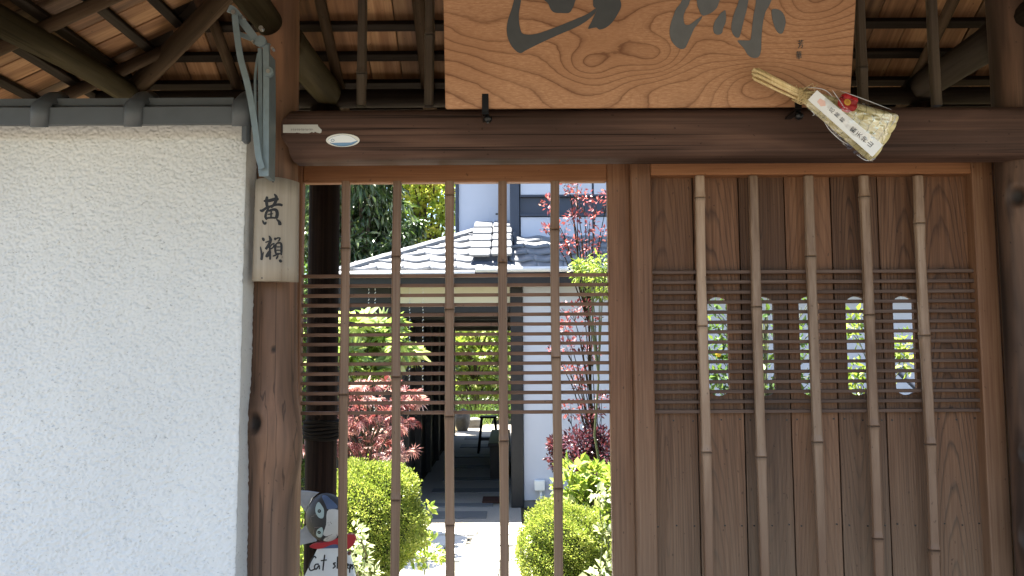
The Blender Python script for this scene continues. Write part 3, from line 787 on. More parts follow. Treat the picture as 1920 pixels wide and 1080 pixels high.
for strokes, ox, oy, sc in ((ki, 475, 355, .0741), (se, 475, 435, .0648)):
    G = Geo()
    for i, (pt, w) in enumerate(strokes): stroke_geo(G, pt, w, plate_place(ox, oy, sc), t=.0008, off=.0002 + i * .00006)
    G.obj('brush_character', ink, plate)
for px, py in ((490, 521), (512, 341)):
    p = W(px, py, YN); y = plate_y(p.x); G = Geo(); G.tube([(p.x, y - .001, p.z), (p.x, y + .004, p.z)], .002, 8); G.obj('nail', metal_k, plate)

# ------------------------------------------------------------------ big zelkova sign board leaning out above the lintel
def zelkova():
    m = NT('zelkova_board', .5, .3)
    o = m.coords((1, 1, 1), False)
    v = m.coords((1.15, 1, 2.0), False)
    wob = m.noise(m.coords((26, 26, 60), False), 1.0, 3)
    xyz = m.n('SeparateXYZ', [m.n('TexCoord').outputs['Object']])
    f = m.noise(v, 2.0, 1.0, .4, .35)
    x = m.math('ADD', m.math('MULTIPLY', f, 10.0), m.math('MULTIPLY', wob, .26))
    x = m.math('ADD', x, m.math('MULTIPLY', xyz.outputs[2], 21.0))
    # the figure swirls round two knots
    for kx, kz, amp, s2 in ((.02, -.235, 3.6, .009), (.27, -.30, -4.4, .014), (-.16, -.25, 2.4, .005), (.42, -.1, 4, .02)):
        dx = m.math('SUBTRACT', xyz.outputs[0], kx); dz = m.math('MULTIPLY', m.math('SUBTRACT', xyz.outputs[2], kz), 1.7)
        d2 = m.math('ADD', m.math('MULTIPLY', dx, dx), m.math('MULTIPLY', dz, dz))
        x = m.math('ADD', x, m.math('MULTIPLY', m.math('EXPONENT', m.math('MULTIPLY', d2, -1 / s2)), amp))
    fr = m.math('FRACT', x)
    line = m.ramp(fr, [(0, .6), (.04, 1.0), (.10, .5), (.28, .1), (.85, .0), (.97, .2)])
    strong = m.ramp(m.noise(v, 3.1, 2), [(.32, .5), (.58, 1.0)])
    sub = m.ramp(m.math('FRACT', m.math('MULTIPLY', x, 3.0)), [(0, .6), (.12, .1), (.85, .0), (1, .6)])
    pore = m.noise(m.coords((60, 60, 300), False), 1.0, 4, .65)
    base = m.ramp(pore, [(.3, (.33, .158, .076)), (.55, (.44, .232, .122)), (.75, (.53, .305, .17))])
    base = m.mix(m.ramp(m.noise(v, 3.4, 3), [(.42, 0), (.66, .6)]), base, (.34, .165, .08))
    c = m.mix(m.math('MULTIPLY', m.math('MULTIPLY', line, strong), .95), base, (.14, .053, .021))
    c = m.mix(m.math('MULTIPLY', sub, .42), c, (.25, .115, .05))
    m.col(c); m.bump(m.math('SUBTRACT', m.math('MULTIPLY', pore, .6), line), .12, .0012); return m.m
sp0 = W(1213, 202, 2.035); tilt = R(13.5)
sn = Vector((0, -math.cos(tilt), -math.sin(tilt)))           # faces the viewer, leaning down
su = Vector((0, -math.sin(tilt), math.cos(tilt)))
HS = .72
xl_, xr2 = ray_plane(835, 202, sp0, sn).x, ray_plane(1594, 196, sp0, sn).x
cx_ = (xl_ + xr2) / 2; hw_ = (xr2 - xl_) / 2
sign = thing('sign_board', 'large swirly grained wooden sign board with grey brush characters above the crossbeam', 'sign', (cx_, sp0.y, sp0.z))
Ms = Matrix(((1, 0, 0, cx_), (0, -sn.y, su.y, 0), (0, -sn.z, su.z, 0), (0, 0, 0, 1)))
cen = sp0 + su * (HS / 2); Ms[0][3] = cx_; Ms[1][3] = cen.y - sn.y * .015; Ms[2][3] = cen.z - sn.z * .015
link('board', box_me(2 * hw_, .03, HS, .0025, 'board'), sign, zelkova(), Ms)
paint = plain('grey_carved_paint', (.060, .064, .066), .6, .3, 0, .18, 40)
fpt = sp0.copy(); 
def sign_pt(px, py, w): return ray_plane(px, py, sp0, sn) + sn * w
A = lambda L: [(820 + x / 4, y / 4) for x, y in L]
B = lambda L: [(1240 + x * .15625, y * .15625) for x, y in L]
chars = [
 [A([(600, -90), (560, 60), (530, 150), (520, 220), (530, 290), (560, 350), (600, 390), (630, 398), (660, 380), (760, 330), (900, 265), (1040, 205), (1130, 150), (1185, 95), (1198, 64), (1182, 66), (1120, 108), (980, 168), (860, 215), (740, 255), (660, 258), (630, 240), (615, 180), (612, 100), (625, 20), (635, -90)]),
  A([(785, -90), (795, -10), (830, 25), (850, 70), (880, 95), (930, 98), (985, 98), (1010, 70), (1030, 20), (1038, -90)]),
  A([(1190, -90), (1168, 40), (1198, 66), (1180, 110), (1155, 165), (1130, 215), (1165, 210), (1195, 208), (1215, 222), (1260, 210), (1310, 170), (1350, 110), (1378, 50), (1370, 0), (1330, -90)])],
 [B([(300, -120), (230, 40), (180, 100), (140, 200), (110, 290), (98, 380), (110, 460), (150, 530), (200, 575), (250, 590), (285, 575), (310, 530), (350, 440), (390, 350), (430, 295), (480, 222), (490, 192), (475, 200), (400, 250), (340, 295), (290, 298), (272, 270), (265, 200), (290, 120), (330, 50), (370, -120)]),
  B([(440, -120), (430, 50), (450, 110), (472, 165), (500, 188), (540, 180), (620, 140), (680, 60), (700, -120)]),
  B([(760, 125), (720, 150), (680, 200), (640, 260), (622, 330), (630, 390), (660, 415), (700, 415), (730, 390), (740, 340), (770, 270), (775, 200), (770, 140)]),
  B([(960, -120), (920, 40), (880, 140), (850, 240), (838, 330), (850, 390), (890, 445), (930, 450), (950, 400), (975, 300), (1000, 200), (1030, 80), (1050, -120)]),
  B([(1160, -120), (1130, 60), (1110, 160), (1095, 260), (1085, 360), (1075, 440), (1055, 485), (920, 485), (935, 520), (990, 580), (1030, 650), (1080, 690), (1140, 695), (1175, 670), (1195, 600), (1198, 500), (1205, 380), (1220, 260), (1250, 140), (1300, 50), (1345, -120)]),
  B([(1325, 115), (1380, 110), (1430, 130), (1470, 180), (1490, 260), (1475, 340), (1450, 400), (1410, 400), (1370, 350), (1340, 270), (1325, 190)])]]
paint2 = plain('worn_grey_paint', (.115, .12, .122), .6, .3, 0, .2, 40)
for ic, ch in enumerate(chars):
    bmj = bmesh.new()
    for pl in ch:
        me = prism(smooth_poly(pl, 3), lambda u, v, w: sign_pt(u, v, .0018 - w), .0030, 'brush_character')
        bmj.from_mesh(me); bpy.data.meshes.remove(me)
    me = bm_done(bmj, 'brush_character'); o_ = origin_fix(me); link('brush_character', me, sign, (paint, paint2)[ic], None, o_)
for ch, py in (('芳', 84), ('華', 105)):
    me = text_me(ch, .022, 'signature_character', .0006)
    p = sign_pt(1501 - (py - 84) * .15, py, .0015)
    Mt = Matrix(((.75, 0, 0, p.x), (0, su.y, sn.y, p.y), (.18, su.z, sn.z, p.z), (0, 0, 0, 1)))
    link('signature_character', me, sign, paint, Mt)

# ------------------------------------------------------------------ festival charm hung from the right bracket
YC = 1.965
ch_ax = (W(1655, 255, YC) - W(1505, 180, YC)).normalized(); ch_n = Vector((ch_ax.z, 0, -ch_ax.x))
straw = wood('pale_straw', (.42, .30, .13), (.62, .48, .25), (.74, .62, .38), 'Z', .6, 200, 8, .5, bump=.3)
leaf_s = wood('dried_bamboo_leaf', (.50, .43, .20), (.66, .58, .32), (.76, .70, .44), 'Z', .5, 120, 5, .5, bump=.3)
charm = thing('festival_charm', 'straw and bamboo leaf festival charm in clear wrap hooked over the sign corner', 'festival charm', W(1505, 180, YC))
G = Geo(); g = random.Random(4)
for k in range(26):
    v = g.uniform(-1, 1); d = g.uniform(-.010, .008)
    a = W(1412 + g.uniform(-4, 6) - v * 3, 138 + v * 11 + g.uniform(-2, 2), YC + d); b = W(1503, 181 + v * 10, YC + d * .7)
    mid = a.lerp(b, .55) + Vector((0, 0, g.uniform(-.003, .003)))
    G.tube([a, mid, b, b + ch_ax * .03], .0026, 6)
G.obj('straw_stalks', straw, charm, True)
G = Geo()
for k in range(7):
    c = W(1495 + k * 2.2, 177 + k * 1.1, YC - .001)
    pts = [c + ch_n * (.0185 * math.cos(a)) + Vector((0, -.015 * math.sin(a), 0)) + ch_ax * (.004 * math.sin(2 * a + k)) for a in np.linspace(0, 6.283, 17)]
    G.tube(pts, .0014, 5)
for k in range(14):
    c = W(1500 + g.uniform(-8, 10), 172 + g.uniform(-8, 8), YC - .014)
    G.tube([c, c + Vector((g.uniform(-.012, .02), -.003, g.uniform(-.006, .012))), c + Vector((g.uniform(-.02, .045), -.002, g.uniform(-.012, .012)))], .0007, 4)
G.obj('straw_binding', straw, charm, True)
def cone_leaf(p0, p1, p2, p3, depth, yo, name='bamboo_leaf'):
    """folded leaf bundle: root edge p0-p1, outer edge p2-p3 (px), bulging forward"""
    n, r = 6, 7; V = []
    a0, a1, b0, b1 = (W(*p, YC + yo) for p in (p0, p1, p3, p2))
    for i in range(r + 1):
        t = i / r; l = a0.lerp(b0, t); q = a1.lerp(b1, t)
        for j in range(n + 1):
            u = j / n; p = l.lerp(q, u); V.append(p + Vector((0, -depth * (.35 + .65 * t) * math.sin(math.pi * u), 0)))
    N = len(V); V += [Vector(v) + Vector((0, .004, 0)) for v in V]; Fc = []
    for i in range(r):
        for j in range(n):
            a = i * (n + 1) + j; Fc.append((a, a + n + 1, a + n + 2, a + 1)); Fc.append((a + N, a + 1 + N, a + n + 2 + N, a + n + 1 + N))
    for i in range(r):
        for j in (0, n): a = i * (n + 1) + j; Fc.append((a, a + n + 1, a + n + 1 + N, a + N))
    for j in range(n):
        for i in (0, r): a = i * (n + 1) + j; Fc.append((a, a + 1, a + 1 + N, a + N))
    bm = bmesh.new(); vs = [bm.verts.new(v) for v in V]
    for f in Fc: bm.faces.new([vs[i] for i in f])
    bmesh.ops.recalc_face_normals(bm, faces=bm.faces); me = bm_done(bm, name, True)
    q = ch_ax.to_track_quat('Z', 'Y').to_matrix().to_4x4(); o = sum((v.co for v in me.vertices), Vector()) / len(me.vertices)
    Mx = Matrix.Translation(o) @ q; me.transform(Mx.inverted())
    lo = link(name, me, charm, leaf_s, Mx)
    C = Geo()
    for k in range(9):
        t = .22 + k * .088; l = a0.lerp(b0, t); qq = a1.lerp(b1, t)
        pts = []
        for j in range(9):
            u = j / 8; p = l.lerp(qq, u); pts.append(p + Vector((0, -depth * (.35 + .65 * t) * math.sin(math.pi * u) - .0006, 0)) + ch_ax * (.003 * math.sin(u * 3 + k * 2)))
        C.tube(pts, .0006, 4)
    C.obj('rush_thread', rush, lo)
rush = plain('dark_rush', (.20, .17, .07), .7, .2)
cone_leaf((1513, 168), (1511, 177), (1679, 234), (1682, 214), .012, .004)
cone_leaf((1511, 172), (1509, 181), (1669, 252), (1680, 230), .013, -.001)
cone_leaf((1509, 176), (1507, 185), (1652, 278), (1671, 250), .012, .002)
cone_leaf((1507, 179), (1505, 188), (1640, 297), (1655, 274), .012, -.003)
cone_leaf((1505, 182), (1503, 190), (1630, 302), (1642, 293), .008, .003)
paper = plain('white_paper', (.80, .80, .79), .7, .3, 0, .03)
pl = [W(*p, YC - .030) for p in ((1532, 169), (1656, 272), (1636, 294), (1515, 187))]
pn = (pl[1] - pl[0]).cross(pl[3] - pl[0]).normalized(); pn = pn if pn.y < 0 else -pn
G = Geo(); G.add(([*pl, *[p - pn * .0008 for p in pl]], [(0, 1, 2, 3), (7, 6, 5, 4), (0, 4, 5, 1), (1, 5, 6, 2), (2, 6, 7, 3), (3, 7, 4, 0)]))
lab = G.obj('paper_label', paper, charm)
pu = (pl[1] - pl[0]).normalized(); pv = pn.cross(pu); pv = pv if pv.dot(pl[0] - pl[3]) > 0 else -pv
def lab_pt(t, s): return (pl[0].lerp(pl[1], t)).lerp(pl[3].lerp(pl[2], t), .5 - s)
txt_ink = plain('printing_ink', (.02, .02, .022), .6, .2)
for c_, t, sz, s in (('厄', .29, .0125, .06), ('除', .37, .0125, .06), ('粽', .455, .0125, .03), ('霰', .63, .0155, 0), ('天', .715, .0155, .0), ('神', .80, .0155, .0), ('山', .885, .0155, .0)):
    me = text_me(c_, sz, 'printed_character', .0002); p = lab_pt(t, s) + pn * .0006
    # text column runs along the label; glyph's up points back to the root
    up, rt = -pu, pv
    Mt = Matrix(((rt.x, up.x, pn.x, p.x), (rt.y, up.y, pn.y, p.y), (rt.z, up.z, pn.z, p.z), (0, 0, 0, 1)))
    link('printed_character', me, lab, txt_ink, Mt)
pink = plain('faded_pink_stamp', (.78, .52, .45), .7, .2, 0, .1)
def disc(c, u, v, ru, rv, n_, nn, lift=0, wave=0):
    V = [c + nn * lift]; 
    for k in range(n_): a = 2 * math.pi * k / n_; q = 1 + wave * math.cos(5 * a); V.append(c + u * (ru * q * math.cos(a)) + v * (rv * q * math.sin(a)))
    V += [x - nn * .0006 for x in V[1:]]
    Fc = [(0, 1 + k, 1 + (k + 1) % n_) for k in range(n_)] + [(1 + k, 1 + n_ + k, 1 + n_ + (k + 1) % n_, 1 + (k + 1) % n_) for k in range(n_)]
    G = Geo(); G.add((V, Fc)); return G
disc(lab_pt(.14, 0) + pn * .0007, pu, pv, .011, .008, 18, pn, .0001, .12).obj('printed_stamp', pink, lab)
fl = W(1588, 193, YC - .026); red = plain('red_petal', (.42, .018, .022), .5, .4, 0, .2); yel = plain('yellow_stamen', (.75, .42, .06), .6, .3)
vX, vZ, vN = Vector((1, 0, 0)), Vector((0, 0, 1)), Vector((0, -1, 0))
fo = disc(fl + vX * .002, ch_ax, ch_n, .024, .023, 30, vN, -.002, .08).obj('flower', red, charm, True)
for k in range(5):
    a = k * 1.2566 + .4; c = fl + vX * .002 + (ch_ax * math.cos(a) + ch_n * math.sin(a)) * .0135 + Vector((0, -.002 - .0004 * k, 0))
    disc(c, (ch_ax * math.cos(a) + ch_n * math.sin(a)), (ch_n * math.cos(a) - ch_ax * math.sin(a)), .0122, .0112, 16, vN, .002).obj('petal', red, fo, True)
disc(fl + Vector((-.001, -.0062, 0)), ch_ax, ch_n, .0086, .008, 16, vN, .001).obj('stamen_disc', yel, fo)
disc(fl + Vector((-.001, -.0072, 0)), ch_ax, ch_n, 0.0046, .0044, 12, vN, .001).obj('stamen_centre', plain('orange_stamen', (.62, .25, .04), .6), fo)
def wrapmat():
    m = NT('clear_film', .06, .5)
    lw = m.n('LayerWeight', {0: .25}).outputs['Facing']
    tr = m.n('BsdfTransparent', [(0.97, .97, .97, 1)]); gl = m.n('BsdfGlossy', {'Roughness': .08, 'Color': (1, 1, 1, 1)})
    mx = m.n('MixShader', {0: m.ramp(lw, [(0, .10), (1, .75)]), 1: tr, 2: gl}); m.t.links.new(mx.outputs[0], m.out.inputs[0])
    nz = m.noise(m.coords((40, 40, 40)), 1.0, 2); b = m.n('Bump', {'Height': nz, 'Strength': .8, 'Distance': .01}); m.put(gl.inputs['Normal'], b); return m.m
out = [(1508, 166), (1522, 162), (1560, 165), (1600, 178), (1640, 193), (1681, 212), (1684, 222), (1665, 258), (1645, 292), (1632, 304), (1624, 301), (1590, 280), (1560, 246), (1540, 224), (1524, 213), (1510, 197)]
rows = 9; V = []; Fc = []
cen_ = W(1590, 226, YC); P_ = [W(x, y, YC) for x, y in smooth_poly(out, 3)]; m = len(P_)
for i in range(rows):
    t = 1 - (i / (rows - 1)) ** 1.5
    for p in P_:
        q = cen_.lerp(p, .05 + .95 * t) ; V.append(q + Vector((RNG.normal() * .0006, -.044 * (1 - t ** 2.2) - .001 + RNG.normal() * .0011, RNG.normal() * .0006)))
for i in range(rows - 1):
    for j in range(m): k = (j + 1) % m; Fc.append((i * m + j, i * m + k, (i + 1) * m + k, (i + 1) * m + j))
Fc.append(tuple(range((rows - 1) * m, rows * m)))
wm = wrapmat(); me = me_from('clear_wrap', V, Fc, True); o_ = origin_fix(me); link('clear_wrap', me, charm, wm, None, o_)

glint_m = plain('crease_glint', (.5, .5, .51), .2, .8, 0, .05)  # whitish strips stand in for reflected glints along the film folds
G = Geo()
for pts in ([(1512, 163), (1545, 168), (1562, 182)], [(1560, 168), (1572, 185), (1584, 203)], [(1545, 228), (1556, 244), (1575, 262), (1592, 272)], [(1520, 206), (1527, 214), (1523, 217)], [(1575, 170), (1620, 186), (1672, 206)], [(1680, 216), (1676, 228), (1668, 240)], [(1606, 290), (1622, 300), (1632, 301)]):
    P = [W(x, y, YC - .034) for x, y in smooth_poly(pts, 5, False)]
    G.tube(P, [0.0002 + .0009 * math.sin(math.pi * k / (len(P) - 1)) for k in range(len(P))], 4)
G.obj('crease_glint', glint_m, charm)
# ------------------------------------------------------------------ stickers on the lintel
def lint_y(z):
    u = abs(z - zc); r = .0755
    return max(2.162 - math.sqrt(max(0, r * r - u * u)), 2.162 - .054) - .0015
def lp(px, py, w=0): p = W(px, py, 2.107); return Vector((p.x, lint_y(p.z) - w, p.z))
T = lambda L: [(525 + x / 12, 225 + y / 12) for x, y in L]
def sticker(poly, name, mat, parent, w0, t=.0005, **k):
    me = prism(poly, lambda u, v, w: lp(u, v, w0 - w), t, name); o = origin_fix(me); return link(name, me, parent, mat, None, o, **k)
tape_m = plain('dirty_white_tape', (.46, .45, .42), .55, .4, 0, .12, 60)
tp = sticker(T([(70, 108), (300, 106), (600, 106), (850, 105), (865, 150), (900, 185), (940, 225), (930, 285), (890, 298), (830, 285), (790, 262), (760, 290), (720, 270), (660, 296), (480, 300), (380, 282), (350, 292), (70, 290)]), 'torn_sticker', tape_m, None, .0006, label='torn whitish tape label with faded print at the left end of the crossbeam', cat='sticker')
G = Geo()
for i, x in enumerate(range(255, 760, 46)):
    if i % 2: G.tube([lp(525 + x / 12, 225 + 195 / 12, .0009), lp(525 + (x + 18) / 12, 225 + 240 / 12, .0009)], .0006, 4); G.tube([lp(525 + (x + 24) / 12, 225 + 200 / 12, .0009), lp(525 + (x + 8) / 12, 225 + 245 / 12, .0009)], .0005, 4)
    else: G.tube([lp(525 + x / 12, 225 + 200 / 12, .0009), lp(525 + (x + 3) / 12, 225 + 245 / 12, .0009)], .0007, 4); G.tube([lp(525 + (x + 14) / 12, 225 + 205 / 12, .0009), lp(525 + (x + 30) / 12, 225 + 225 / 12, .0009)], .0005, 4)
G.obj('faded_print', plain('faded_grey_print', (.2, .2, .19), .7), tp)
ell = lambda cx, cy, rx, ry, n=36: [(cx + rx * math.cos(2 * math.pi * k / n), cy + ry * math.sin(2 * math.pi * k / n)) for k in range(n)]
st = sticker(T(ell(1415, 458, 378, 148)), 'oval_sticker', plain('sticker_rim', (.74, .72, .66), .35, .5, 0, .02), None, .0006, label='white oval sticker with a small blue fish outline on the crossbeam', cat='sticker')
fishp = [(1080, 460), (1150, 400), (1300, 355), (1440, 340), (1600, 375), (1745, 470), (1600, 550), (1420, 580), (1250, 560), (1130, 510)]
sticker(T(smooth_poly(fishp, 4)), 'fish_body', plain('sticker_white', (.82, .84, .85), .3, .5, 0, .02), st, .0010, .0003)
sticker(T([(1150, 520), (1300, 515), (1450, 512), (1600, 510), (1740, 468), (1750, 485), (1620, 560), (1430, 590), (1260, 570)]), 'fish_belly', plain('sticker_blue', (.16, .30, .48), .3, .5, 0, .05), st, .0013, .0003)
G = Geo()
blue = plain('sticker_dark_blue', (.05, .16, .30), .4)
def pline(pts, w):
    G.tube([lp(525 + x / 12, 225 + y / 12, .0015) for x, y in pts], w, 4)
pline(ell(1188, 462, 36, 28, 14) + [(1224, 462)], .0006); pline(smooth_poly(fishp[:6], 4, False), .0003); pline(smooth_poly([(1130, 515), (1260, 572), (1430, 590), (1620, 556), (1748, 478)], 4, False), .0007)
G.obj('fish_outline', blue, st)
# plain wall that carries on beyond the right post, outside the photograph
box('boundary_wall', PXR + .05, PXR + 3.2, YW, YW + TW, 0, ZT, mat_stucco, None, .004, kind='structure')
box('boundary_wall', PXR + .05, PXR + 3.2, YE, YW + .24, ZT + .002, ZE1 + .03, mat_tile, None, .02, kind='structure')
# ------------------------------------------------------------------ ground, street, path
soil = NT('garden_soil', .95, .1); v = soil.coords(rand=False)
soil.col(soil.mix(soil.noise(v, 3, 5), (.045, .032, .02), (.085, .075, .035))); soil.bump(soil.noise(v, 40, 4), .8, .01)
asph = NT('street_paving', .9, .2); v = asph.coords(rand=False)
asph.col(asph.mix(asph.noise(v, 60, 4), (.058, .052, .044), (.085, .077, .066))); asph.bump(asph.noise(v, 220, 2), .5, .003)
def sheet(name, x0, x1, y0, y1, z, mat, **k):
    return link(name, me_from(name, [(x0, y0, z), (x1, y0, z), (x1, y1, z), (x0, y1, z)], [(0, 1, 2, 3)]), None, mat, **k)
sheet('ground', -400, 400, -400, 900, -.012, soil.m, kind='structure')
sheet('street', -60, 60, -9, 1.7, -.004, asph.m, kind='structure')
stone = NT('path_stone', .85, .25); v = stone.coords()
stone.col(stone.mix(stone.noise(v, 9, 5), (.50, .485, .45), (.62, .60, .56))); stone.bump(stone.noise(v, 60, 4), .4, .003)
path = sheet('path', -.80, .14, 1.7, 7.25, -.006, plain('path_mortar', (.10, .095, .08), .9, .2), kind='structure')
g = random.Random(11)
y = 1.75
while y < 7.15:
    h = g.uniform(.34, .55); y2 = min(y + h, 7.235); x = -.82 + g.uniform(-.05, .03)
    while x < .10:
        w = g.uniform(.3, .52); x2 = min(x + w, .15 + g.uniform(-.03, .03))
        if x2 - x > .08:
            n = 12; P = []
            for k in range(n):
                a = 2 * math.pi * (k + .5) / n; c, s = math.cos(a), math.sin(a); sq = 1 / max(abs(c), abs(s)) ** .82
                P.append(((x + x2) / 2 + (x2 - x - .022) / 2 * max(-1, min(1, c * sq)) * g.uniform(.93, 1), (y + y2) / 2 + (y2 - y - .022) / 2 * max(-1, min(1, s * sq)) * g.uniform(.93, 1)))
            zt_ = .006 + g.uniform(0, .006)
            me = prism(P, lambda u, v, w, z=zt_: Vector((u, v, z - w)), .02, 'flagstone'); o = origin_fix(me)
            link('flagstone', me, path, stone.m, None, o)
        x = x2
    y = y2

# ------------------------------------------------------------------ house with a roofed passage
plaster = plain('cool_white_plaster', (.43, .455, .52), .8, .2, 0, .04, 6)
cream = plain('cream_plaster', (.50, .47, .37), .8, .2, 0, .05, 6)
black = plain('black_stained_wood', (.016, .015, .016), .55, .3, 0, .3, 20)
navy = plain('dark_blue_trim', (.030, .038, .058), .5, .4, 0, .15, 12)
tile_h = NT('silver_grey_roof_tile', .42, .5); v = tile_h.coords()
tile_h.col(tile_h.mix(tile_h.noise(v, 14, 4), (.10, .105, .115), (.17, .175, .185))); tile_h.bump(tile_h.noise(v, 50, 3), .2, .002); tile_h = tile_h.m
HY = 8.1
house = thing('white_house', 'white plastered house with grey tiled roof and a dark roofed passage, beyond the lattice', 'house', (1.0, HY, 0))
hb = lambda n, *a, **k: box(n, *a[:6], a[6], house, a[7] if len(a) > 7 else .004, **k)
hx = lambda px, Y: W(px, 600, Y).x
hz = lambda py, Y: W(960, py, Y).z
XP = hx(978, HY)                                  # right post of the passage
XQ = -1.083                                       # left wall of the passage
hb('wall', XP + .012, 5.2, HY, 15, .06, 2.26, plaster)
hb('wall_base', XP + .012, 5.2, HY + .02, 15, -.05, .06, plain('grey_foundation', (.2, .2, .2), .9))
hb('corner_post', hx(957, HY), XP + .008, HY - .05, HY + .08, 0, 2.26, black)
hb('cream_wall', hx(735, HY), hx(957, HY) - .002, HY - .01, HY + .10, hz(572, HY), 2.26, cream)
hb('lintel_beam', XQ - .45, hx(957, HY) - .003, HY - .03, HY + .09, hz(586, HY), hz(573, HY), black)
hb('lintel_beam', XQ - .02, hx(957, HY) - .003, HY + .5, HY + .62, hz(599, HY + .5), hz(588, HY + .5), black)
hb('lintel_beam', XQ - .02, hx(957, HY), HY + 1.6, HY + 1.75, hz(606, HY + 1.6), hz(596, HY + 1.6), black)
# left building: dark boards, receding passage walls, far opening
for i in range(9):
    x0 = -2.35 + i * (XQ + 2.35) / 9; x1 = x0 + (XQ + 2.35) / 9 - .006
    hb('board', x0, x1, HY + (i % 2) * .006, HY + .05, .08, 2.02, black)
hb('upper_band', -2.35, hx(733, HY), HY - .02, HY + .1, 2.03, 2.26, black)
for i, y in enumerate((8.2, 9.3, 10.4, 11.5, 12.6, 13.7, 14.7)):
    hb('post', XQ - .1, XQ + .03, y, y + .12, 0, 2.2, black)
    if i < 6: hb('side_panel', XQ - .08, XQ - .04, y + .122, y + 1.098, .02, 2.2, plain('passage_panel', (.026, .024, .023), .5, .4) if i == 0 else bpy.data.materials['passage_panel'])
hb('inner_wall', hx(958, HY), XP, HY + .085, 15, 0, 2.24, black)
hb('inner_wall', -2.4, XQ - .11, HY + .06, 15, 0, 2.24, black)
hb('ceiling', -2.4, XP + .02, HY + .1, 15.2, 2.245, 2.30, black)
for i in range(7): hb('ceiling_beam', XQ, XP - .05, 8.9 + i * .9, 9.0 + i * .9, 2.10, 2.24, black)
hb('far_lintel', -1.2, .2, 14.9, 15.05, hz(620, 14.9), hz(605, 14.9), cream)
hb('far_beam', -1.2, .2, 14.88, 15.06, hz(604.5, 14.9), 2.244, black)
# passage floor: pale concrete with darker stone bands
floor = sheet('passage_floor', XQ, XP - .02, 7.25, 17, -.002, plain('washed_gravel_floor', (.25, .225, .19), .9, .2, 0, .35, 90), kind='structure')
for i, (ya, yb, xa_, xb_) in enumerate(((7.55, 7.86, -.95, -.25), (8.10, 8.28, -1.0, -.2), (8.9, 9.15, -.9, -.15), (9.7, 9.95, -.85, -.1), (10.7, 11.0, -.85, -.1), (11.8, 12.15, -.85, -.1), (13, 13.4, -.85, -.1), (14.2, 14.6, -.85, -.1))):
    box('stepping_slab', xa_, xb_, ya, yb, -.01, .008, plain('dark_slab', (.10, .10, .10), .8, .3, 0, .2, 30) if i == 0 else bpy.data.materials['dark_slab'], floor, .004)
# upper storey: left part set back, right part in front with dark timber bands
YU, YB2 = 9.22, 8.83
xu0, xu1 = hx(860, YU), hx(958, YU)
hb('upper_wall', xu0, .02, YU, 14, 2.6, 6.2, plaster)
hb('upper_corner_trim', hx(854, YU) , xu0 - .002, YU - .03, YU + .1, 2.6, 6.2, navy)
hb('upper_corner_post', hx(957, YB2), hx(975, YB2), YB2 - .03, YB2 + .3, 2.6, 6.2, navy)
hb('upper_block', hx(975, YB2) + .003, 5.2, YB2 + .02, 14, 2.55, 6.2, navy)
for (a, b) in ((340, 365.5), (407.5, 446)):
    x = hx(977, YB2)
    for k in range(5):
        hb('wall_panel', x + .82 * k + .004, x + .82 * (k + 1) - .02, YB2 - .002, YB2 + .019, hz(b, YB2), hz(a, YB2) if a > 345 else hz(a, YB2) + .15, plaster, .002)
for (a, b) in ((366.5, 370), (402, 406.5), (447, 452)):
    hb('timber_band', hx(976, YB2), 5.2, YB2 - .02, YB2 + .018, hz(b, YB2), hz(a, YB2), navy)
hb('shading_eave', -.95, 5.6, 8.05, 9.0, 6.2, 6.32, navy)  # unseen overhang, its reach made up to shade the right lower roof
vent = hb('wall_vent', hx(916, YU), hx(940, YU), YU - .012, YU - .001, hz(428, YU), hz(390, YU), plaster, .003)
box('vent_slot', hx(930, YU), hx(936, YU), YU - .016, YU - .0125, hz(403, YU), hz(400, YU), black, vent, 0)
hb('drain_pipe', hx(963, 8.5), hx(970, 8.5), 8.46, 8.52, hz(482, 8.5), hz(435, 8.5), navy, .012)
# lower roof : slope .45, hip at the left, ridge stack left of the corner, every tile a piece
YE_, ZE_ = 7.77, hz(506, 7.77); SLP = .45
XH = hx(655, 7.77)
def rz_(y): return ZE_ + SLP * (y - YE_)
rfV = [(XH - .1, YE_ - .02, ZE_ - .045), (5.2, YE_ - .02, ZE_ - .045), (5.2, 9.6, rz_(9.6) - .045), (XH + 1.73, 9.6, rz_(9.6) - .045), (XH - .1, 14, ZE_ - .045)]
hroof = link('roof', me_from('roof', rfV, [(0, 1, 2, 3), (0, 3, 4)]), house, navy)
hb('eave_fascia', XH - .12, 5.2, YE_ + .02, YE_ + .06, ZE_ - .14, ZE_ - .052, black)
hb('soffit', XH - .05, 5.2, YE_ + .062, HY + .02, ZE_ - .10, ZE_ - .08, black)
gut = Geo(); gut.tube([(XH - .15, YE_ - .035, ZE_ - .035), (-.36, YE_ - .035, ZE_ - .035)], .028, 10); gut.obj('gutter', plain('white_gutter', (.5, .5, .5), .4, .5), house, True)
gut = Geo(); gut.tube([(-.355, YE_ - .045, ZE_ - .0), (5.2, YE_ - .045, ZE_ - .0)], .028, 10); gut.obj('gutter', bpy.data.materials['white_gutter'], house, True)
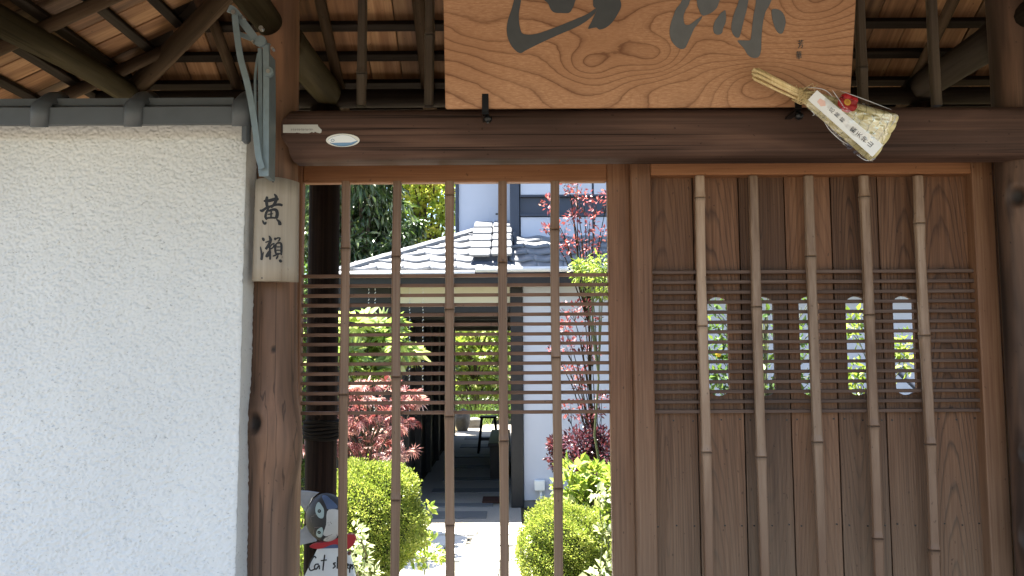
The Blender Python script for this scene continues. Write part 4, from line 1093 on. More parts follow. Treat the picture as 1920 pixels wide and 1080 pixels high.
def tile_me(w, L, t, wave=.018):
    n = 8; V = []
    for i in range(n + 1):
        u = i / n; x = w * (u - .5); zz = wave * math.cos(2 * math.pi * u + .6)
        V += [(x, 0, zz), (x, 0, zz - t), (x, L, zz - t * .6), (x, L, zz)]
    Fc = []
    for i in range(n):
        for j in range(4): k = (j + 1) % 4; Fc.append((i * 4 + j, (i + 1) * 4 + j, (i + 1) * 4 + k, i * 4 + k))
    Fc += [(3, 2, 1, 0), (n * 4, n * 4 + 1, n * 4 + 2, n * 4 + 3)]
    bm = bmesh.new(); vs = [bm.verts.new(v) for v in V]
    for f in Fc: bm.faces.new([vs[i] for i in f])
    bmesh.ops.recalc_face_normals(bm, faces=bm.faces); return bm_done(bm, 'roof_tile', True)
tw, tl = .262, .235
tm = tile_me(tw, tl + .05, .040, .009); ang = math.atan(SLP)
rotx = Matrix.Rotation(ang - .10, 4, 'X')
nrow = 7
for r_ in range(nrow):
    yy = YE_ + r_ * tl * math.cos(ang); n_ = 0
    x = XH + (yy - YE_) * 1.0 + tw * .5 + .02 * (r_ % 2)
    while x < 2.6:
        yback = yy + tl
        blocked = (x > -.05 and yback > YB2 + .05) or (x > xu0 - .1 and yback > YU + .05)
        if not blocked:
            link('roof_tile', tm, hroof, tile_h, Matrix.Translation((x + random.uniform(-.003, .003), yy, rz_(yy) + .030 + random.uniform(-.002, .002))) @ rotx)
        x += tw
    # hip tile along the left edge
    link('hip_tile', box_me(.15, .30, .07, .03, 'hip_tile') if r_ == 0 else bpy.data.meshes['hip_tile'], hroof, tile_h, Matrix.Translation((XH + (yy - YE_) + .02, yy + .1, rz_(yy) + .055)) @ Matrix.Rotation(R(-45), 4, 'Z') @ Matrix.Rotation(ang * .75, 4, 'X'))
# stacked ridge left of the corner post
xm_ = hx(923, 8.4)
for r_ in range(5):
    yy = YE_ + .10 + r_ * .24
    for s in (-1, 1):
        link('ridge_tile', box_me(.205, .29, .035, .012, 'ridge_tile_slab') if (r_ == 0 and s < 0) else bpy.data.meshes['ridge_tile_slab'], hroof, tile_h, Matrix.Translation((xm_ + s * .108, yy + .12, rz_(yy + .12) + .105 + .004 * s)) @ rotx)
box('ridge_base', xm_ - .20, xm_ + .20, YE_ + .1, YE_ + .15, ZE_ + .0, ZE_ + .10, navy, hroof, .02)
for r_ in range(5):
    yy = YE_ + .16 + r_ * .24; box('ridge_core', xm_ - .17, xm_ + .17, yy, yy + .238, rz_(yy) - .02, rz_(yy) + .10, navy, hroof, 0)
hb('ridge_top', xm_ - .21, xm_ + .21, YU - .35, YU - .02, hz(440, YU - .2), hz(426, YU - .2), tile_h, .03)
# chains hanging from the eave and boxes on the wall
for px in (691, 703, 768, 793):
    x = hx(px, 7.85); G = Geo(); z = ZE_ - .1; k = 0
    while z > hz(770, 7.85):
        G.tube([(x + .006 * (k % 2), 7.85, z), (x - .006 * (k % 2), 7.852, z - .022)], [.006, .003], 5); z -= .034; k += 1
    which = {691: 'thin metal rain chain hanging above the broad green leaves', 703: 'thin metal rain chain just right of another above the broad leaves', 768: 'thin metal rain chain in front of dark wall, left of its neighbour', 793: 'long thin metal rain chain nearest the dark passage opening'}[px]
    o = G.obj('rain_chain', plain('bright_chain', (.5, .5, .47), .35, .5, .7), None, True, label=which, cat='rain chain', group='rain chains along the eave')
wbx = plain('white_plastic', (.66, .66, .64), .45, .5, 0, .03)
for px, py, s, lb in ((1012, 910, .105, 'small white electrical box low on the white house wall, left of another'), (1040, 911, .095, 'small white electrical box partly behind a bamboo bar, low on the house wall')):
    p = W(px, py, HY - .03); t = thing('electrical_box', lb, 'electrical box', (p.x, HY, p.z - s / 2), 'electrical boxes on the house wall')
    box('case', p.x - s / 2, p.x + s / 2, HY - .055, HY - .001, p.z - s / 2, p.z + s / 2, wbx, t, .008)
    box('lid', p.x - s * .44, p.x + s * .44, HY - .0615, HY - .0555, p.z - s * .44, p.z + s * .44, wbx, t, .004)
    G = Geo(); G.tube([(p.x + .012, HY - .03, p.z - s / 2), (p.x + .012, HY - .03, .02)], .014, 10); G.obj('conduit', wbx, t, True)
# things standing in the passage
sx, sy_ = hx(915, 12.4), 12.4
stool = thing('wooden_stool', 'dark slender wooden stool with plants on it in the roofed passage', 'stool', (sx, sy_, 0))
box('seat', sx - .13, sx + .13, sy_ - .13, sy_ + .13, .52, .55, black, stool, .008)
for a in (-1, 1):
    for b in (-1, 1): log('leg', (sx + a * .15, sy_ + b * .15, 0), (sx + a * .10, sy_ + b * .10, .52), .016, .018, black, stool, seg=8, rings=2)
for a in (-1, 1): log('stretcher', (sx - .13, sy_ + a * .13, .2), (sx + .13, sy_ + a * .13, .2), .01, .01, black, stool, seg=8, rings=2)
bx = hx(938, 10.6); bench = thing('wooden_bench', 'dark low bench along the right side of the passage', 'bench', (bx, 10.8, 0))
box('seat', bx - .14, bx + .12, 9.7, 11.4, .40, .44, black, bench, .006)
for a in (9.8, 11.25): box('leg', bx - .12, bx + .1, a, a + .06, 0, .399, black, bench, .004)
mx_ = hx(925, 8.35); box('door_mat', mx_ - .12, mx_ + .14, 8.25, 8.55, .0085, .024, plain('rust_brown_mat', (.05, .026, .02), .95, .1), None, .004, label='small rust brown mat on the passage floor by the entrance post', cat='doormat')
rk_m = plain('grey_garden_rock', (.12, .115, .105), .9, .2, 0, .35, 12)
def rock(px, py, Y, s, lb):
    p = W(px, py, Y); bm = bmesh.new(); bmesh.ops.create_icosphere(bm, subdivisions=3, radius=1); gg = random.Random(px)
    ph = [gg.uniform(0, 6) for _ in range(6)]
    for v in bm.verts:
        c = v.co; k = 1 + .14 * math.sin(3 * c.x + ph[0]) + .12 * math.sin(4 * c.y + ph[1]) + .1 * math.sin(5 * c.z + ph[2]) + .05 * math.sin(11 * c.x + 7 * c.z)
        v.co = Vector((c.x * s[0] * k, c.y * s[1] * k, c.z * s[2] * k))
    link('rock', bm_done(bm, 'rock', True), None, rk_m, None, (p.x, Y, s[2] * .8), label=lb, cat='rock')
rock(866, 800, 15.7, (.13, .13, .24), 'grey upright rock at the far left end of the passage')
rock(884, 806, 16.4, (.2, .16, .12), 'low grey rock beyond the passage, behind the upright one')
# ------------------------------------------------------------------ painted cat board by the rear post
YK = 2.56
cp = lambda x, y, w=0: W(550 + x / 6, 900 + y / 6, YK) + Vector((0, -w, 0))
cat_p = lambda c, **k: plain('cat_' + k.pop('n'), c, .55, .35, 0, k.pop('v', .1), 30)
def cshape(poly, name, mat, parent, front, t, sm=0):
    if sm: poly = smooth_poly(poly, sm)
    me = prism(poly, lambda u, v, w: cp(u, v, front - w), t, name); o = origin_fix(me); return link(name, me, parent, mat, None, o)
base = cp(400, 1080); catt = thing('cat_figure', 'painted wooden cat with a red scarf and a hand-lettered white board, by the rear post', 'garden sign', (base.x, YK, 0))
zb_ = 900 + 0; gp = (W(600, 1080, YK).z) * 1500 / YK * 6
cshape([(285, 752), (500, 748), (640, 830), (700, 1080), (760, 1080 + gp), (60, 1080 + gp), (130, 1080)], 'lettered_board', cat_p((.60, .62, .62), n='white_board', v=.05), catt, .012, .02)
hd = cat_p((.035, .034, .034), n='dark_fur', v=.3)
def dome(cx, cy, rx, ry, name, mat, parent, front, depth, n=28, rows=6):
    V = []; Fc = []
    for i in range(rows + 1):
        a = math.pi / 2 * i / rows
        for j in range(n):
            b = 2 * math.pi * j / n; V.append(cp(cx + rx * math.cos(b) * math.cos(a), cy + ry * math.sin(b) * math.cos(a), front + depth * math.sin(a)))
    for i in range(rows):
        for j in range(n): k = (j + 1) % n; Fc.append((i * n + j, (i + 1) * n + j, (i + 1) * n + k, i * n + k))
    Fc.append(tuple(range(n)))
    G = Geo(); G.add((V, Fc)); return G.obj(name, mat, parent, True)
head = dome(385, 410, 232, 272, 'head', hd, catt, .012, .055)
ear_m = cat_p((.30, .31, .33), n='grey_ear', v=.25)
cshape([(30, 118), (160, 122), (290, 140), (215, 200), (150, 362), (85, 270)], 'ear', ear_m, catt, .010, .014)
cshape([(30, 600), (100, 545), (155, 498), (190, 590), (265, 682), (150, 710), (30, 742)], 'ear', ear_m, catt, .010, .014)
def dface(u, v): d = ((u - 385) / 232) ** 2 + ((v - 410) / 272) ** 2; return .012 + .055 * math.sqrt(max(0, 1 - d))
def fshape(poly, name, mat, parent, lift, sm=3):
    P = smooth_poly(poly, sm) if sm else poly; n = len(P); cx, cy = sum(p[0] for p in P) / n, sum(p[1] for p in P) / n
    V = []; Fc = []; R_ = 6
    for i in range(R_):
        k = 1 - i / R_
        for (u, v) in P: uu, vv = cx + (u - cx) * k, cy + (v - cy) * k; V.append(cp(uu, vv, dface(uu, vv) + lift))
    V.append(cp(cx, cy, dface(cx, cy) + lift)); V += [p + Vector((0, .0015, 0)) for p in V[:n]]
    for i in range(R_ - 1):
        for j in range(n): k = (j + 1) % n; Fc.append((i * n + j, i * n + k, (i + 1) * n + k, (i + 1) * n + j))
    for j in range(n): k = (j + 1) % n; Fc.append(((R_ - 1) * n + j, (R_ - 1) * n + k, R_ * n)); Fc.append((j, R_ * n + 1 + j, R_ * n + 1 + k, k))
    G = Geo(); G.add((V, Fc)); return G.obj(name, mat, parent)
fshape([(350, 158), (400, 156), (460, 195), (520, 250), (525, 285), (440, 288), (415, 250), (385, 205)], 'blue_patch', cat_p((.085, .12, .20), n='blue_patch', v=.2), head, .0012)
fshape([(432, 310), (490, 288), (570, 330), (600, 470), (570, 590), (480, 600), (420, 590), (385, 560), (425, 450)], 'muzzle', cat_p((.50, .49, .46), n='white_muzzle', v=.15), head, .0012)
fshape([(375, 650), (400, 610), (470, 590), (520, 600), (480, 655), (420, 668)], 'chin', cat_p((.46, .45, .42), n='pale_chin', v=.15), head, .0016)
eye_m = cat_p((.34, .44, .44), n='pale_eye', v=.06); blk = cat_p((.008, .008, .009), n='black_pupil')
fshape([(325, 215), (370, 250), (398, 300), (392, 375), (345, 372), (305, 320), (300, 260)], 'eye', eye_m, head, .0018)
fshape([(378, 480), (388, 530), (368, 590), (330, 605), (305, 580), (318, 520), (345, 495)], 'eye', eye_m, head, .0018)
for ex, ey in ((347, 304), (343, 540)):
    fshape(ell(ex, ey, 20, 19, 14), 'pupil', blk, head, .0024, 0); fshape(ell(ex - 1, ey - 2, 5, 5, 8), 'pupil_glint', eye_m, head, .003, 0)
G = Geo(); lines = [[(290, 360), (250, 375), (255, 430)], [(280, 350), (330, 345), (390, 378)], [(290, 490), (330, 480), (375, 478)], [(275, 560), (290, 500)], [(385, 625), (420, 590), (480, 570)], [(320, 640), (360, 600)]]
for l in lines: G.tube([cp(x, y, dface(x, y) + .0012) for x, y in smooth_poly(l, 4, False)], .0007, 4)
for a, b in ((445, 430), (470, 425), (455, 455), (480, 440), (430, 615), (415, 635)): p = cp(a, b, dface(a, b) + .0018); G.tube([p, p + Vector((0, -.001, 0))], .0013, 6)
G.obj('face_lines', cat_p((.16, .13, .12), n='face_line'), head)
rs = cat_p((.36, .02, .026), n='red_scarf', v=.2)
cshape([(205, 722), (280, 692), (400, 676), (500, 640), (560, 610), (625, 592), (690, 596), (718, 640), (700, 700), (655, 745), (600, 762), (555, 720), (470, 700), (340, 748), (250, 748)], 'scarf', rs, catt, .026, .016, 3)
cshape([(330, 742), (420, 715), (500, 705), (520, 750), (330, 756)], 'collar', cat_p((.07, .10, .20), n='blue_collar'), catt, .018, .008)
dome(640, 812, 22, 24, 'bell', cat_p((.12, .05, .03), n='brown_bell'), catt, .012, .012, 12, 4)
G = Geo()
W_ = lambda L: [(x, y) for x, y in L]
for l in ([(268, 868), (245, 848), (205, 910), (188, 970), (205, 1005), (250, 992)], [(298, 935), (262, 938), (248, 972), (268, 992), (300, 950), (304, 992)], [(364, 830), (352, 920), (343, 1005)], [(320, 897), (386, 888)],
          [(486, 918), (460, 930), (482, 955), (455, 982)], [(508, 850), (505, 985)], [(525, 962), (545, 945), (532, 930), (522, 965), (550, 982)], [(572, 962), (590, 945), (580, 930), (568, 965), (594, 984)], [(612, 962), (630, 945), (620, 930), (610, 965), (634, 984)], [(648, 932), (642, 1030)], [(648, 940), (666, 948), (646, 985)], [(686, 936), (670, 950), (684, 968), (668, 992)]):
    G.tube([cp(x, y, .0125) for x, y in smooth_poly(l, 5, False)], .0022, 5)
G.obj('hand_lettering', blk, catt)
# ------------------------------------------------------------------ planting
bark = wood('plant_bark', (.03, .022, .015), (.06, .045, .03), (.1, .08, .055), 'Z', .8, 60, 6, .5)
stem_g = plain('green_stem', (.06, .07, .025), .7)
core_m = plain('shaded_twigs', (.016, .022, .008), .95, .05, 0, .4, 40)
L_box = leafmat('boxwood_leaves', [(.06, .10, .016), (.14, .20, .03), (.24, .28, .05), (.34, .36, .09)], .5)
L_dark = leafmat('evergreen_leaves', [(.02, .042, .014), (.04, .075, .022), (.075, .115, .035), (.15, .19, .07)], .3, .28, .55)
L_yel = leafmat('spring_maple_leaves', [(.20, .30, .04), (.36, .43, .06), (.48, .50, .10), (.52, .42, .12)], .6)
L_org = leafmat('orange_new_leaves', [(.25, .12, .03), (.34, .18, .04), (.36, .26, .06)], .5)
L_red = leafmat('red_laceleaf_leaves', [(.14, .03, .036), (.30, .10, .105), (.46, .25, .25), (.60, .46, .46)], .4)  # pale pink end of the range is glare painted into the leaf colour
L_pur = leafmat('purple_leaves', [(.025, .010, .016), (.05, .016, .026), (.10, .025, .035), (.20, .05, .05)], .3, .3, .5)
L_rsp = leafmat('red_spray_leaves', [(.07, .018, .02), (.17, .035, .04), (.34, .09, .095), (.46, .30, .30)], .35)
L_brt = leafmat('bright_green_leaves', [(.09, .16, .025), (.18, .26, .04), (.28, .34, .06), (.40, .43, .16)], .45)
L_fat = leafmat('glossy_broad_leaves', [(.16, .25, .05), (.30, .38, .12), (.50, .54, .30)], .45, .25, .5)
L_grn = leafmat('mid_green_leaves', [(.025, .06, .014), (.05, .10, .02), (.09, .15, .03), (.15, .20, .04)], .4)
L_grs = leafmat('grass_blades', [(.06, .11, .02), (.12, .19, .03), (.22, .28, .06)], .4)

def ball(name, label, cat, c, r, n, leaf, mat, kind='oval', wd=.5, shells=(.74, 1.0), lumps=.075, up=.25, group=None):
    c = Vector(c); t = thing(name, label, cat, (c.x, c.y, 0), group)
    d = unit(n); ph = RNG.uniform(0, 6, 9)
    lump = 1 + lumps * (np.sin(4 * d[:, 0] + ph[0]) * np.cos(5 * d[:, 2] + ph[1]) + .7 * np.sin(9 * d[:, 1] + ph[2] + 4 * d[:, 0]) + .5 * np.sin(14 * d[:, 2] + 9 * d[:, 0] + ph[3]))
    q = RNG.uniform(shells[0], shells[1], n) ** .6 + (RNG.random(n) < .10) * RNG.uniform(0, .10, n)
    P = d * np.array(r) * (lump * q)[:, None] + np.array(c)
    keep = P[:, 2] > .01; P, d, q = P[keep], d[keep], q[keep]; n = len(P)
    D = d + RNG.normal(size=(n, 3)) * .55 + np.array([0, 0, up]); Nn = RNG.normal(size=(n, 3)) + np.array([0, 0, .6]) + d * .4
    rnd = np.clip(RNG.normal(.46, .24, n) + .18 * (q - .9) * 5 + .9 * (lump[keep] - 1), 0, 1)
    L = leaf * RNG.uniform(.6, 1.2, n)
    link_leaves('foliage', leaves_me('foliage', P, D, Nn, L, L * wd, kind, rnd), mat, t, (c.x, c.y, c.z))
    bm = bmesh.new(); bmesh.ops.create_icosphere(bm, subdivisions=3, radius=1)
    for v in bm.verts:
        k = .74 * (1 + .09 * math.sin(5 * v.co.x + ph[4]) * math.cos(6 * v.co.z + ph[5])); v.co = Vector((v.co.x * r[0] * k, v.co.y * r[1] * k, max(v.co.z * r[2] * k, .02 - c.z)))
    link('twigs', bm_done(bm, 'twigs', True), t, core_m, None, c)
    G = Geo()
    for k in range(4): a = RNG.uniform(0, 6.28); G.tube([(c.x + .05 * math.cos(a), c.y + .05 * math.sin(a), -.01), (c.x + .3 * r[0] * math.cos(a), c.y + .3 * r[1] * math.sin(a), max(.05, c.z))], [.014, .008], 6)
    G.obj('stem', bark, t); return t
def clumps(name, label, cat, base, cl, leaf, mat, kind='oval', wd=.5, per=300, droop=0., trunk=.03, trunk_mat=None, flat=1., group=None, seed=0, branch=True, up=.2, spread=1.0):
    """cl: list of (x,y,z,r) leaf clumps on limbs from a trunk at base"""
    t = thing(name, label, cat, base, group); g = random.Random(seed)
    Ps, Ds, Ns, Rn = [], [], [], []
    for (x, y, z, r) in cl:
        n = max(8, int(per * g.uniform(.8, 1.2))); d = unit(n); q = RNG.random(n) ** .45 * r
        P = d * q[:, None]; P[:, 2] *= flat; 
        D = d * spread + RNG.normal(size=(n, 3)) * .5; D[:, 2] += up - droop
        tone = g.uniform(-.15, .15)
        Ps.append(P + np.array([x, y, z])); Ds.append(D); Ns.append(RNG.normal(size=(n, 3)) * .7 + np.array([0, 0, .9])); Rn.append(np.clip(RNG.normal(.45 + tone, .24, n), 0, 1))
    P = np.concatenate(Ps); L = leaf * RNG.uniform(.6, 1.25, len(P))
    P[:, 2] = np.maximum(P[:, 2], .012)
    cm = P.mean(0)
    link_leaves('foliage', leaves_me('foliage', P, np.concatenate(Ds), np.concatenate(Ns), L, L * wd, kind, np.concatenate(Rn)), mat, t, tuple(cm))
    if branch:
        b = Vector(base); top = Vector(cm.tolist()); zmax = max(c[2] for c in cl)
        G = Geo(); tp = [b + (Vector((top.x, top.y, zmax)) - b) * k + Vector((g.uniform(-1, 1), g.uniform(-1, 1), 0)) * .04 * (0 < k < 1) for k in (0, .2, .4, .6, .8, 1)]
        G.tube(tp, [trunk * (1 - .13 * k) for k in range(6)], 10); G.obj('trunk', trunk_mat or bark, t, True)
        G = Geo()
        for (x, y, z, r) in cl:
            k = min(4, max(0, int((z - b.z) / max(.01, zmax - b.z) * 5) - 1)); s = tp[k]; e = Vector((x, y, z)); m = s.lerp(e, .55) + Vector((0, 0, .12 * (e - s).length))
            G.tube([s, m, e], [trunk * .45, trunk * .3, trunk * .12], 5)
            for _ in range(3): e2 = e + Vector((g.uniform(-1, 1), g.uniform(-1, 1), g.uniform(-.6, .8))) * r * .8; G.tube([m.lerp(e, .6), e2], [trunk * .16, trunk * .06], 4)
        G.obj('limbs', trunk_mat or bark, t)
    return t
def px_clumps(L, Y, jit=.15, seed=1):
    g = random.Random(seed); out = []
    for (px, py, r) in L:
        y = Y + g.uniform(-jit, jit); p = W(px, py, y); out.append((p.x, y, p.z, r * y / 1500))
    return out
# clipped box balls either side of the path
p = W(700, 972, 5.0); ball('box_bush', 'rounded clipped bright green bush behind the cat figure, left of the path', 'bush', (p.x, 5.0, p.z), (.31, .33, .355), 44000, .0175, L_box, group='clipped bushes beside the path')
p = W(1056, 1036, 5.2); ball('box_bush', 'rounded clipped light green bush right of the path, in front of white wall', 'bush', (p.x, 5.2, p.z), (.298, .31, .315), 42000, .0165, L_box, group='clipped bushes beside the path')
# red laceleaf maple, low weeping layers
lay = [(690, 722, 30), (735, 718, 26), (765, 735, 22), (665, 735, 24), (700, 748, 34), (745, 756, 28), (660, 765, 22), (780, 752, 14), (675, 785, 30), (720, 778, 30), (765, 790, 24), (650, 800, 26), (700, 812, 34), (740, 800, 22), (665, 828, 34), (715, 835, 34), (752, 845, 24), (640, 845, 26), (690, 852, 34), (735, 856, 24), (625, 815, 26), (610, 780, 22), (590, 800, 20), (575, 840, 18)]
clumps('laceleaf_maple', 'low weeping maple with fine deep red leaves before the dark wall', 'maple', (W(690, 850, 6.2).x, 6.25, 0), px_clumps(lay, 6.2, .22), .082, L_red, 'lace', per=26, droop=.7, trunk=.022, flat=.20, seed=2, up=.1)
# broad-leaved fatsia
fl_ = [(670, 610, 22), (705, 605, 20), (735, 620, 20), (680, 640, 24), (720, 645, 22), (758, 645, 18), (660, 665, 22), (700, 672, 22), (740, 672, 18), (690, 698, 20), (665, 700, 20), (640, 640, 22), (620, 660, 22), (765, 660, 12), (735, 612, 14), (570, 640, 14), (572, 690, 14)]
clumps('fatsia_shrub', 'tall shrub with big glossy hand-shaped green leaves above the red maple', 'shrub', (W(690, 700, 7.0).x, 7.05, 0), px_clumps(fl_, 7.0, .25, 3), .19, L_fat, 'palm', per=9, droop=.5, trunk=.02, trunk_mat=stem_g, flat=.7, seed=4, up=.1, spread=1.2)
# evergreen and spring maple behind the roof
ev = [(px + dx, py + dy, r) for px, py, r in ((690, 380, 55), (712, 420, 40), (670, 450, 50), (740, 475, 24), (700, 340, 42), (650, 350, 50), (690, 500, 45), (640, 420, 45), (752, 440, 12), (600, 400, 45), (570, 450, 40), (580, 360, 40), (690, 290, 60), (620, 300, 60), (640, 480, 40), (705, 480, 40)) for dx, dy in ((0, 0), (22, -18))]
clumps('evergreen_tree', 'dark evergreen tree with drooping narrow leaves behind the tiled roof', 'tree', (W(690, 450, 11).x, 11.2, 0), px_clumps(ev, 11, .5, 5), .17, L_dark, 'long', .24, per=190, droop=1.25, trunk=.09, seed=6, flat=.9, up=0)
mp = [(px, py, r) for px, py, r in ((780, 360, 40), (815, 350, 40), (800, 400, 45), (835, 390, 30), (770, 410, 35), (830, 430, 35), (790, 450, 40), (760, 380, 30), (850, 340, 40), (810, 300, 50), (770, 320, 40), (850, 470, 30), (815, 470, 34), (750, 330, 40), (740, 300, 40))]
clumps('spring_maple', 'bright yellow-green maple behind the evergreen, next to the upper white wall', 'maple', (W(800, 420, 14.5).x, 14.8, 0), px_clumps(mp, 14.5, .45, 7), .085, L_yel, 'palm', per=190, droop=.1, trunk=.08, seed=8)
og = [(795, 352, 26), (775, 345, 22), (812, 342, 20), (755, 338, 20), (790, 325, 25)]
clumps('orange_maple', 'orange-leaved maple top showing above the yellow-green maple', 'maple', (W(790, 350, 16.5).x, 16.6, 0), px_clumps(og, 16.0, .3, 9), .12, L_org, 'palm', per=200, trunk=.07, seed=10)
# purple and red leaved tree against the white wall
tr = W(1122, 700, 6.7)
dk = [(1085, 828, 28), (1110, 822, 26), (1065, 845, 28), (1095, 850, 32), (1125, 845, 26), (1045, 862, 20), (1080, 868, 24), (1115, 870, 22), (1040, 835, 14), (1135, 820, 20), (1150, 850, 24), (1170, 830, 24)]
clumps('purple_shrub', 'dense dark purple-leaved shrub low in front of the white house wall', 'shrub', (W(1090, 850, 6.5).x, 6.5, 0), px_clumps(dk, 6.5, .15, 11), .042, L_pur, 'oval', .5, per=230, trunk=.014, seed=12)
rs_ = [(1080, 362, 22), (1095, 375, 20), (1118, 385, 18), (1030, 382, 16), (1048, 428, 20), (1025, 428, 10), (1105, 415, 18), (1075, 405, 14), (1090, 455, 24), (1065, 462, 18), (1110, 470, 18), (1130, 440, 16), (1065, 345, 14), (1140, 370, 22),
       (1072, 583, 22), (1095, 580, 18), (1060, 612, 12), (1110, 600, 16), (1062, 650, 18), (1088, 645, 18), (1040, 658, 12), (1110, 660, 16), (1065, 690, 16), (1090, 695, 14), (1085, 720, 14), (1060, 765, 20), (1090, 768, 18), (1100, 785, 18), (1120, 775, 14), (1128, 745, 12)]
clumps('red_leaf_tree', 'slender tree with airy sprays of small red leaves beside the door stile', 'tree', (tr.x, 6.75, 0), px_clumps(rs_, 6.7, .12, 13), .042, L_rsp, 'oval', .48, per=40, trunk=.016, trunk_mat=wood_moss, seed=14, spread=1.2)
nd = [(1100, 500, 20), (1120, 495, 20), (1090, 515, 16), (1125, 520, 20), (1110, 535, 16), (1135, 505, 18), (1085, 500, 10), (1128, 548, 12)]
clumps('nandina', 'feathery bright green bamboo-like plant top against the house eave', 'shrub', (W(1125, 520, 6.3).x, 6.3, 0), px_clumps(nd, 6.3, .1, 15), .06, L_brt, 'long', .2, per=75, droop=.6, trunk=.013, trunk_mat=stem_g, seed=16)
# bright shrubs at the foot of the wall
hy = [(1075, 885, 26), (1110, 888, 26), (1135, 905, 22), (1065, 915, 24), (1100, 920, 28), (1130, 940, 26), (1090, 950, 26), (1120, 980, 28), (1140, 1010, 26), (1145, 960, 22), (1060, 945, 18), (1160, 900, 26), (1170, 960, 30), (1120, 1030, 26), (1150, 1060, 26)]
clumps('hydrangea', 'leafy yellow-green shrub below the purple one, behind the right clipped bush', 'shrub', (W(1110, 950, 6.0).x, 6.0, 0), px_clumps(hy, 5.9, .18, 17), .075, L_brt, 'oval', .6, per=85, trunk=.012, seed=18, spread=1.2)
hy2 = [(1135, 930, 14), (1120, 925, 10), (1130, 1000, 14), (1140, 1060, 20), (1125, 1075, 16), (1110, 1085, 16)]
clumps('variegated_plant', 'pale broad-leaved plant at the foot of the door stile, right of the clipped bush', 'plant', (W(1135, 1040, 4.6).x, 4.6, 0), px_clumps(hy2, 4.6, .05, 19), .055, leafmat('pale_leaves', [(.2, .26, .1), (.4, .45, .25), (.55, .58, .42)], .4), 'oval', .55, per=14, trunk=.006, trunk_mat=stem_g, seed=20)
# low plants by the path
spx = W(800, 990, 5.6)
clumps('hydrangea_sprig', 'single young leafy sprig rising right of the left clipped bush', 'plant', (spx.x - .02, 5.6, 0), px_clumps([(803, 950, 7), (808, 960, 9), (797, 990, 8), (790, 1005, 12), (805, 1015, 12)], 5.6, .02, 21), .06, L_brt, 'oval', .55, per=7, trunk=.006, trunk_mat=stem_g, seed=22, up=.9)
clumps('pale_groundcover', 'pale leafy low plant between left clipped bush and path', 'plant', (W(800, 1030, 5.3).x, 5.3, 0), px_clumps([(790, 1015, 16), (808, 1030, 14), (780, 1035, 16), (800, 1050, 16), (820, 1045, 10), (770, 1050, 16)], 5.3, .08, 23), .05, L_brt, 'oval', .55, per=32, branch=False, seed=24)
def tuft(label, px, py, Y, n, L, spread=.06, cat='grass'):
    p = W(px, py, Y); z = .0
    P = np.stack([p.x + RNG.normal(0, spread, n), Y + RNG.normal(0, spread, n), np.full(n, z)], -1)
    a = RNG.uniform(0, 6.28, n); D = np.stack([np.cos(a) * .7, np.sin(a) * .7, RNG.uniform(.8, 1.6, n)], -1)
    me = leaves_me('grass_tuft', P, D, np.stack([np.cos(a), np.sin(a), np.full(n, .2)], -1), L * RNG.uniform(.6, 1.2, n), .006, 'blade')
    o = link_leaves('grass_tuft', me, L_grs, None, (p.x, Y, 0)); o['label'] = label; o['category'] = cat; o['group'] = 'grass tufts along the path'
tuft('arching grass tuft in front of left clipped bush by the second bamboo bar', 765, 1080, 4.9, 130, .24)
tuft('sunlit grass tuft left of the pale path between two bamboo bars', 805, 1090, 5.1, 220, .17, .09)
tuft('small grass tuft at the path edge beside the third bamboo bar', 835, 1085, 5.3, 120, .13, .06)
# greenery by the cat and behind the rear post
clumps('white_edged_shrub', 'pale-leaved shrub right behind the red scarf of the cat figure', 'shrub', (W(672, 1030, 4.2).x, 4.2, 0), px_clumps([(668, 1000, 14), (678, 1020, 14), (664, 1035, 14), (682, 1050, 14), (670, 1070, 16), (700, 1075, 14), (655, 1060, 12)], 4.2, .06, 25), .04, bpy.data.materials['pale_leaves'], 'oval', .5, per=26, trunk=.006, seed=26)
clumps('corner_shrub', 'leafy shrub between the log post and the rear post, behind the cat ears', 'shrub', (W(570, 1000, 3.9).x, 3.95, 0), px_clumps([(566, 985, 14), (580, 1000, 14), (570, 1030, 18), (560, 1055, 18), (590, 1040, 18), (575, 1075, 20), (555, 960, 10), (600, 1070, 18), (540, 1020, 20)], 3.9, .08, 27), .055, L_brt, 'oval', .45, per=45, trunk=.008, seed=28)
clumps('tall_green_shrub', 'tall fine-leaved green shrub seen in the gap left of the rear post', 'shrub', (W(560, 800, 6.4).x, 6.4, 0), px_clumps([(566, y, 26) for y in range(520, 960, 26)] + [(540, y, 30) for y in range(500, 960, 40)] + [(590, y, 28) for y in range(540, 950, 50)], 6.4, .2, 29), .045, L_grn, 'oval', .5, per=110, trunk=.02, seed=30)
# plants behind the boarded door, seen through its peepholes
ct = [(1345, y, 26) for y in range(590, 760, 22)] + [(1365, y, 22) for y in range(600, 760, 40)] + [(1440, y, 30) for y in range(545, 780, 26)] + [(1515, y, 26) for y in range(570, 780, 30)] + [(1480, y, 26) for y in range(700, 800, 30)]
clumps('citrus_shrub', 'green leafy shrub with a yellow fruit seen through the three left peepholes', 'shrub', (W(1425, 800, 5.6).x, 5.6, 0), px_clumps(ct, 5.6, .15, 31), .075, L_grn, 'oval', .45, per=16, trunk=.018, trunk_mat=stem_g, seed=32)
fr = W(1347, 664, 5.45); bm = bmesh.new(); bmesh.ops.create_uvsphere(bm, u_segments=12, v_segments=8, radius=.021)
link('fruit', bm_done(bm, 'fruit', True), bpy.data.objects['citrus_shrub'], plain('yellow_fruit', (.55, .36, .03), .4), None, fr)
ct = [(1605, y, 22) for y in (600, 625, 690, 715, 740)] + [(1700, y, 22) for y in (640, 660, 680)] + [(1690, 655, 20), (1650, 700, 26), (1650, 740, 26), (1610, 760, 24), (1690, 770, 26)]
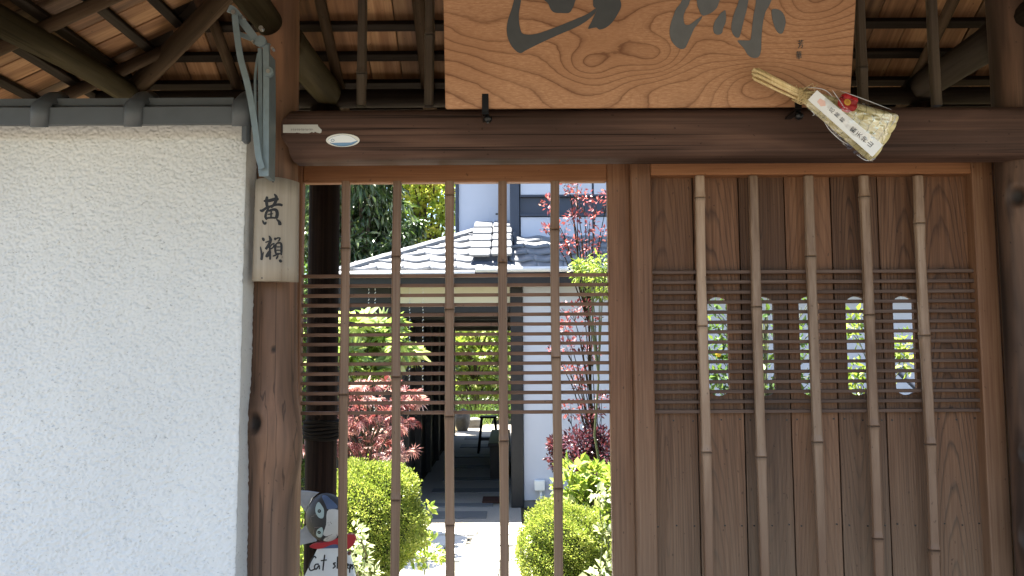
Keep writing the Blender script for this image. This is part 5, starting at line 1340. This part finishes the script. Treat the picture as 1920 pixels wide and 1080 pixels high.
clumps('light_shrub', 'light green shrub against the white wall seen through the two right peepholes', 'shrub', (W(1650, 800, 6.2).x, 6.2, 0), px_clumps(ct, 6.2, .12, 33), .07, L_brt, 'oval', .5, per=30, trunk=.016, trunk_mat=stem_g, seed=34)
log('leaning_pole', W(1680, 690, 7.4), W(1740, 745, 7.2), .035, .035, navy, None, seg=12, label='dark leaning pole crossing the lower part of the rightmost peephole', cat='pole')
# garden beyond the passage
fg = [(px, py, r) for px in range(840, 960, 22) for py, r in ((612, 26), (640, 28), (668, 28), (700, 26), (728, 24))]
clumps('far_maple', 'light green maple filling the bright far end of the passage', 'maple', (W(890, 700, 18).x, 18.3, 0), px_clumps(fg, 18, .6, 35), .11, L_brt, 'palm', per=55, droop=.3, trunk=.06, seed=36, flat=.6)
fg = [(px, py, 22) for px in range(835, 965, 18) for py in (745, 762, 780, 797)]
clumps('far_hedge', 'low dark green shrubs behind the stool beyond the passage', 'hedge', (W(900, 780, 19.2).x, 19.2, 0), px_clumps(fg, 19, .5, 37), .10, L_grn, 'oval', .5, per=90, trunk=.03, seed=38)
tuft('arching grass clump at the far end of the passage', 895, 790, 16.8, 160, .75, .16)
bd = [(px, py, 60) for px in range(780, 1010, 40) for py in (560, 610, 660, 710, 770)]
clumps('backdrop_evergreen', 'dark evergreen growth behind the far maple beyond the passage', 'tree', (W(900, 700, 22).x, 22.3, 0), px_clumps(bd, 22, .5, 39), .2, L_dark, 'oval', .5, per=150, trunk=.08, seed=40)
# neighbouring greenery left of the house, closing the view
lf = [(px, py, 70) for px in range(90, 700, 55) for py in (330, 400, 470, 540, 620, 700, 780)]
clumps('boundary_evergreen', 'dense green hedge growth left of the house behind the evergreen tree', 'hedge', (W(560, 600, 12.5).x, 12.5, 0), px_clumps(lf, 12.5, .6, 41), .12, L_grn, 'oval', .5, per=260, trunk=.06, seed=42)
gr = 5000
P = np.stack([RNG.uniform(-3.2, -.85, gr), RNG.uniform(2.9, 7.6, gr), np.zeros(gr)], -1); P2 = np.stack([RNG.uniform(.2, 3.8, gr), RNG.uniform(2.9, 7.9, gr), np.zeros(gr)], -1); P = np.concatenate([P, P2])
a = RNG.uniform(0, 6.28, len(P)); D = np.stack([np.cos(a), np.sin(a), RNG.uniform(.5, 1.5, len(P))], -1)
o = link('ground_cover', leaves_me('ground_cover', P, D, RNG.normal(size=(len(P), 3)) + np.array([0, 0, 1]), RNG.uniform(.03, .08, len(P)), .022, 'oval'), None, L_grn, kind='stuff')
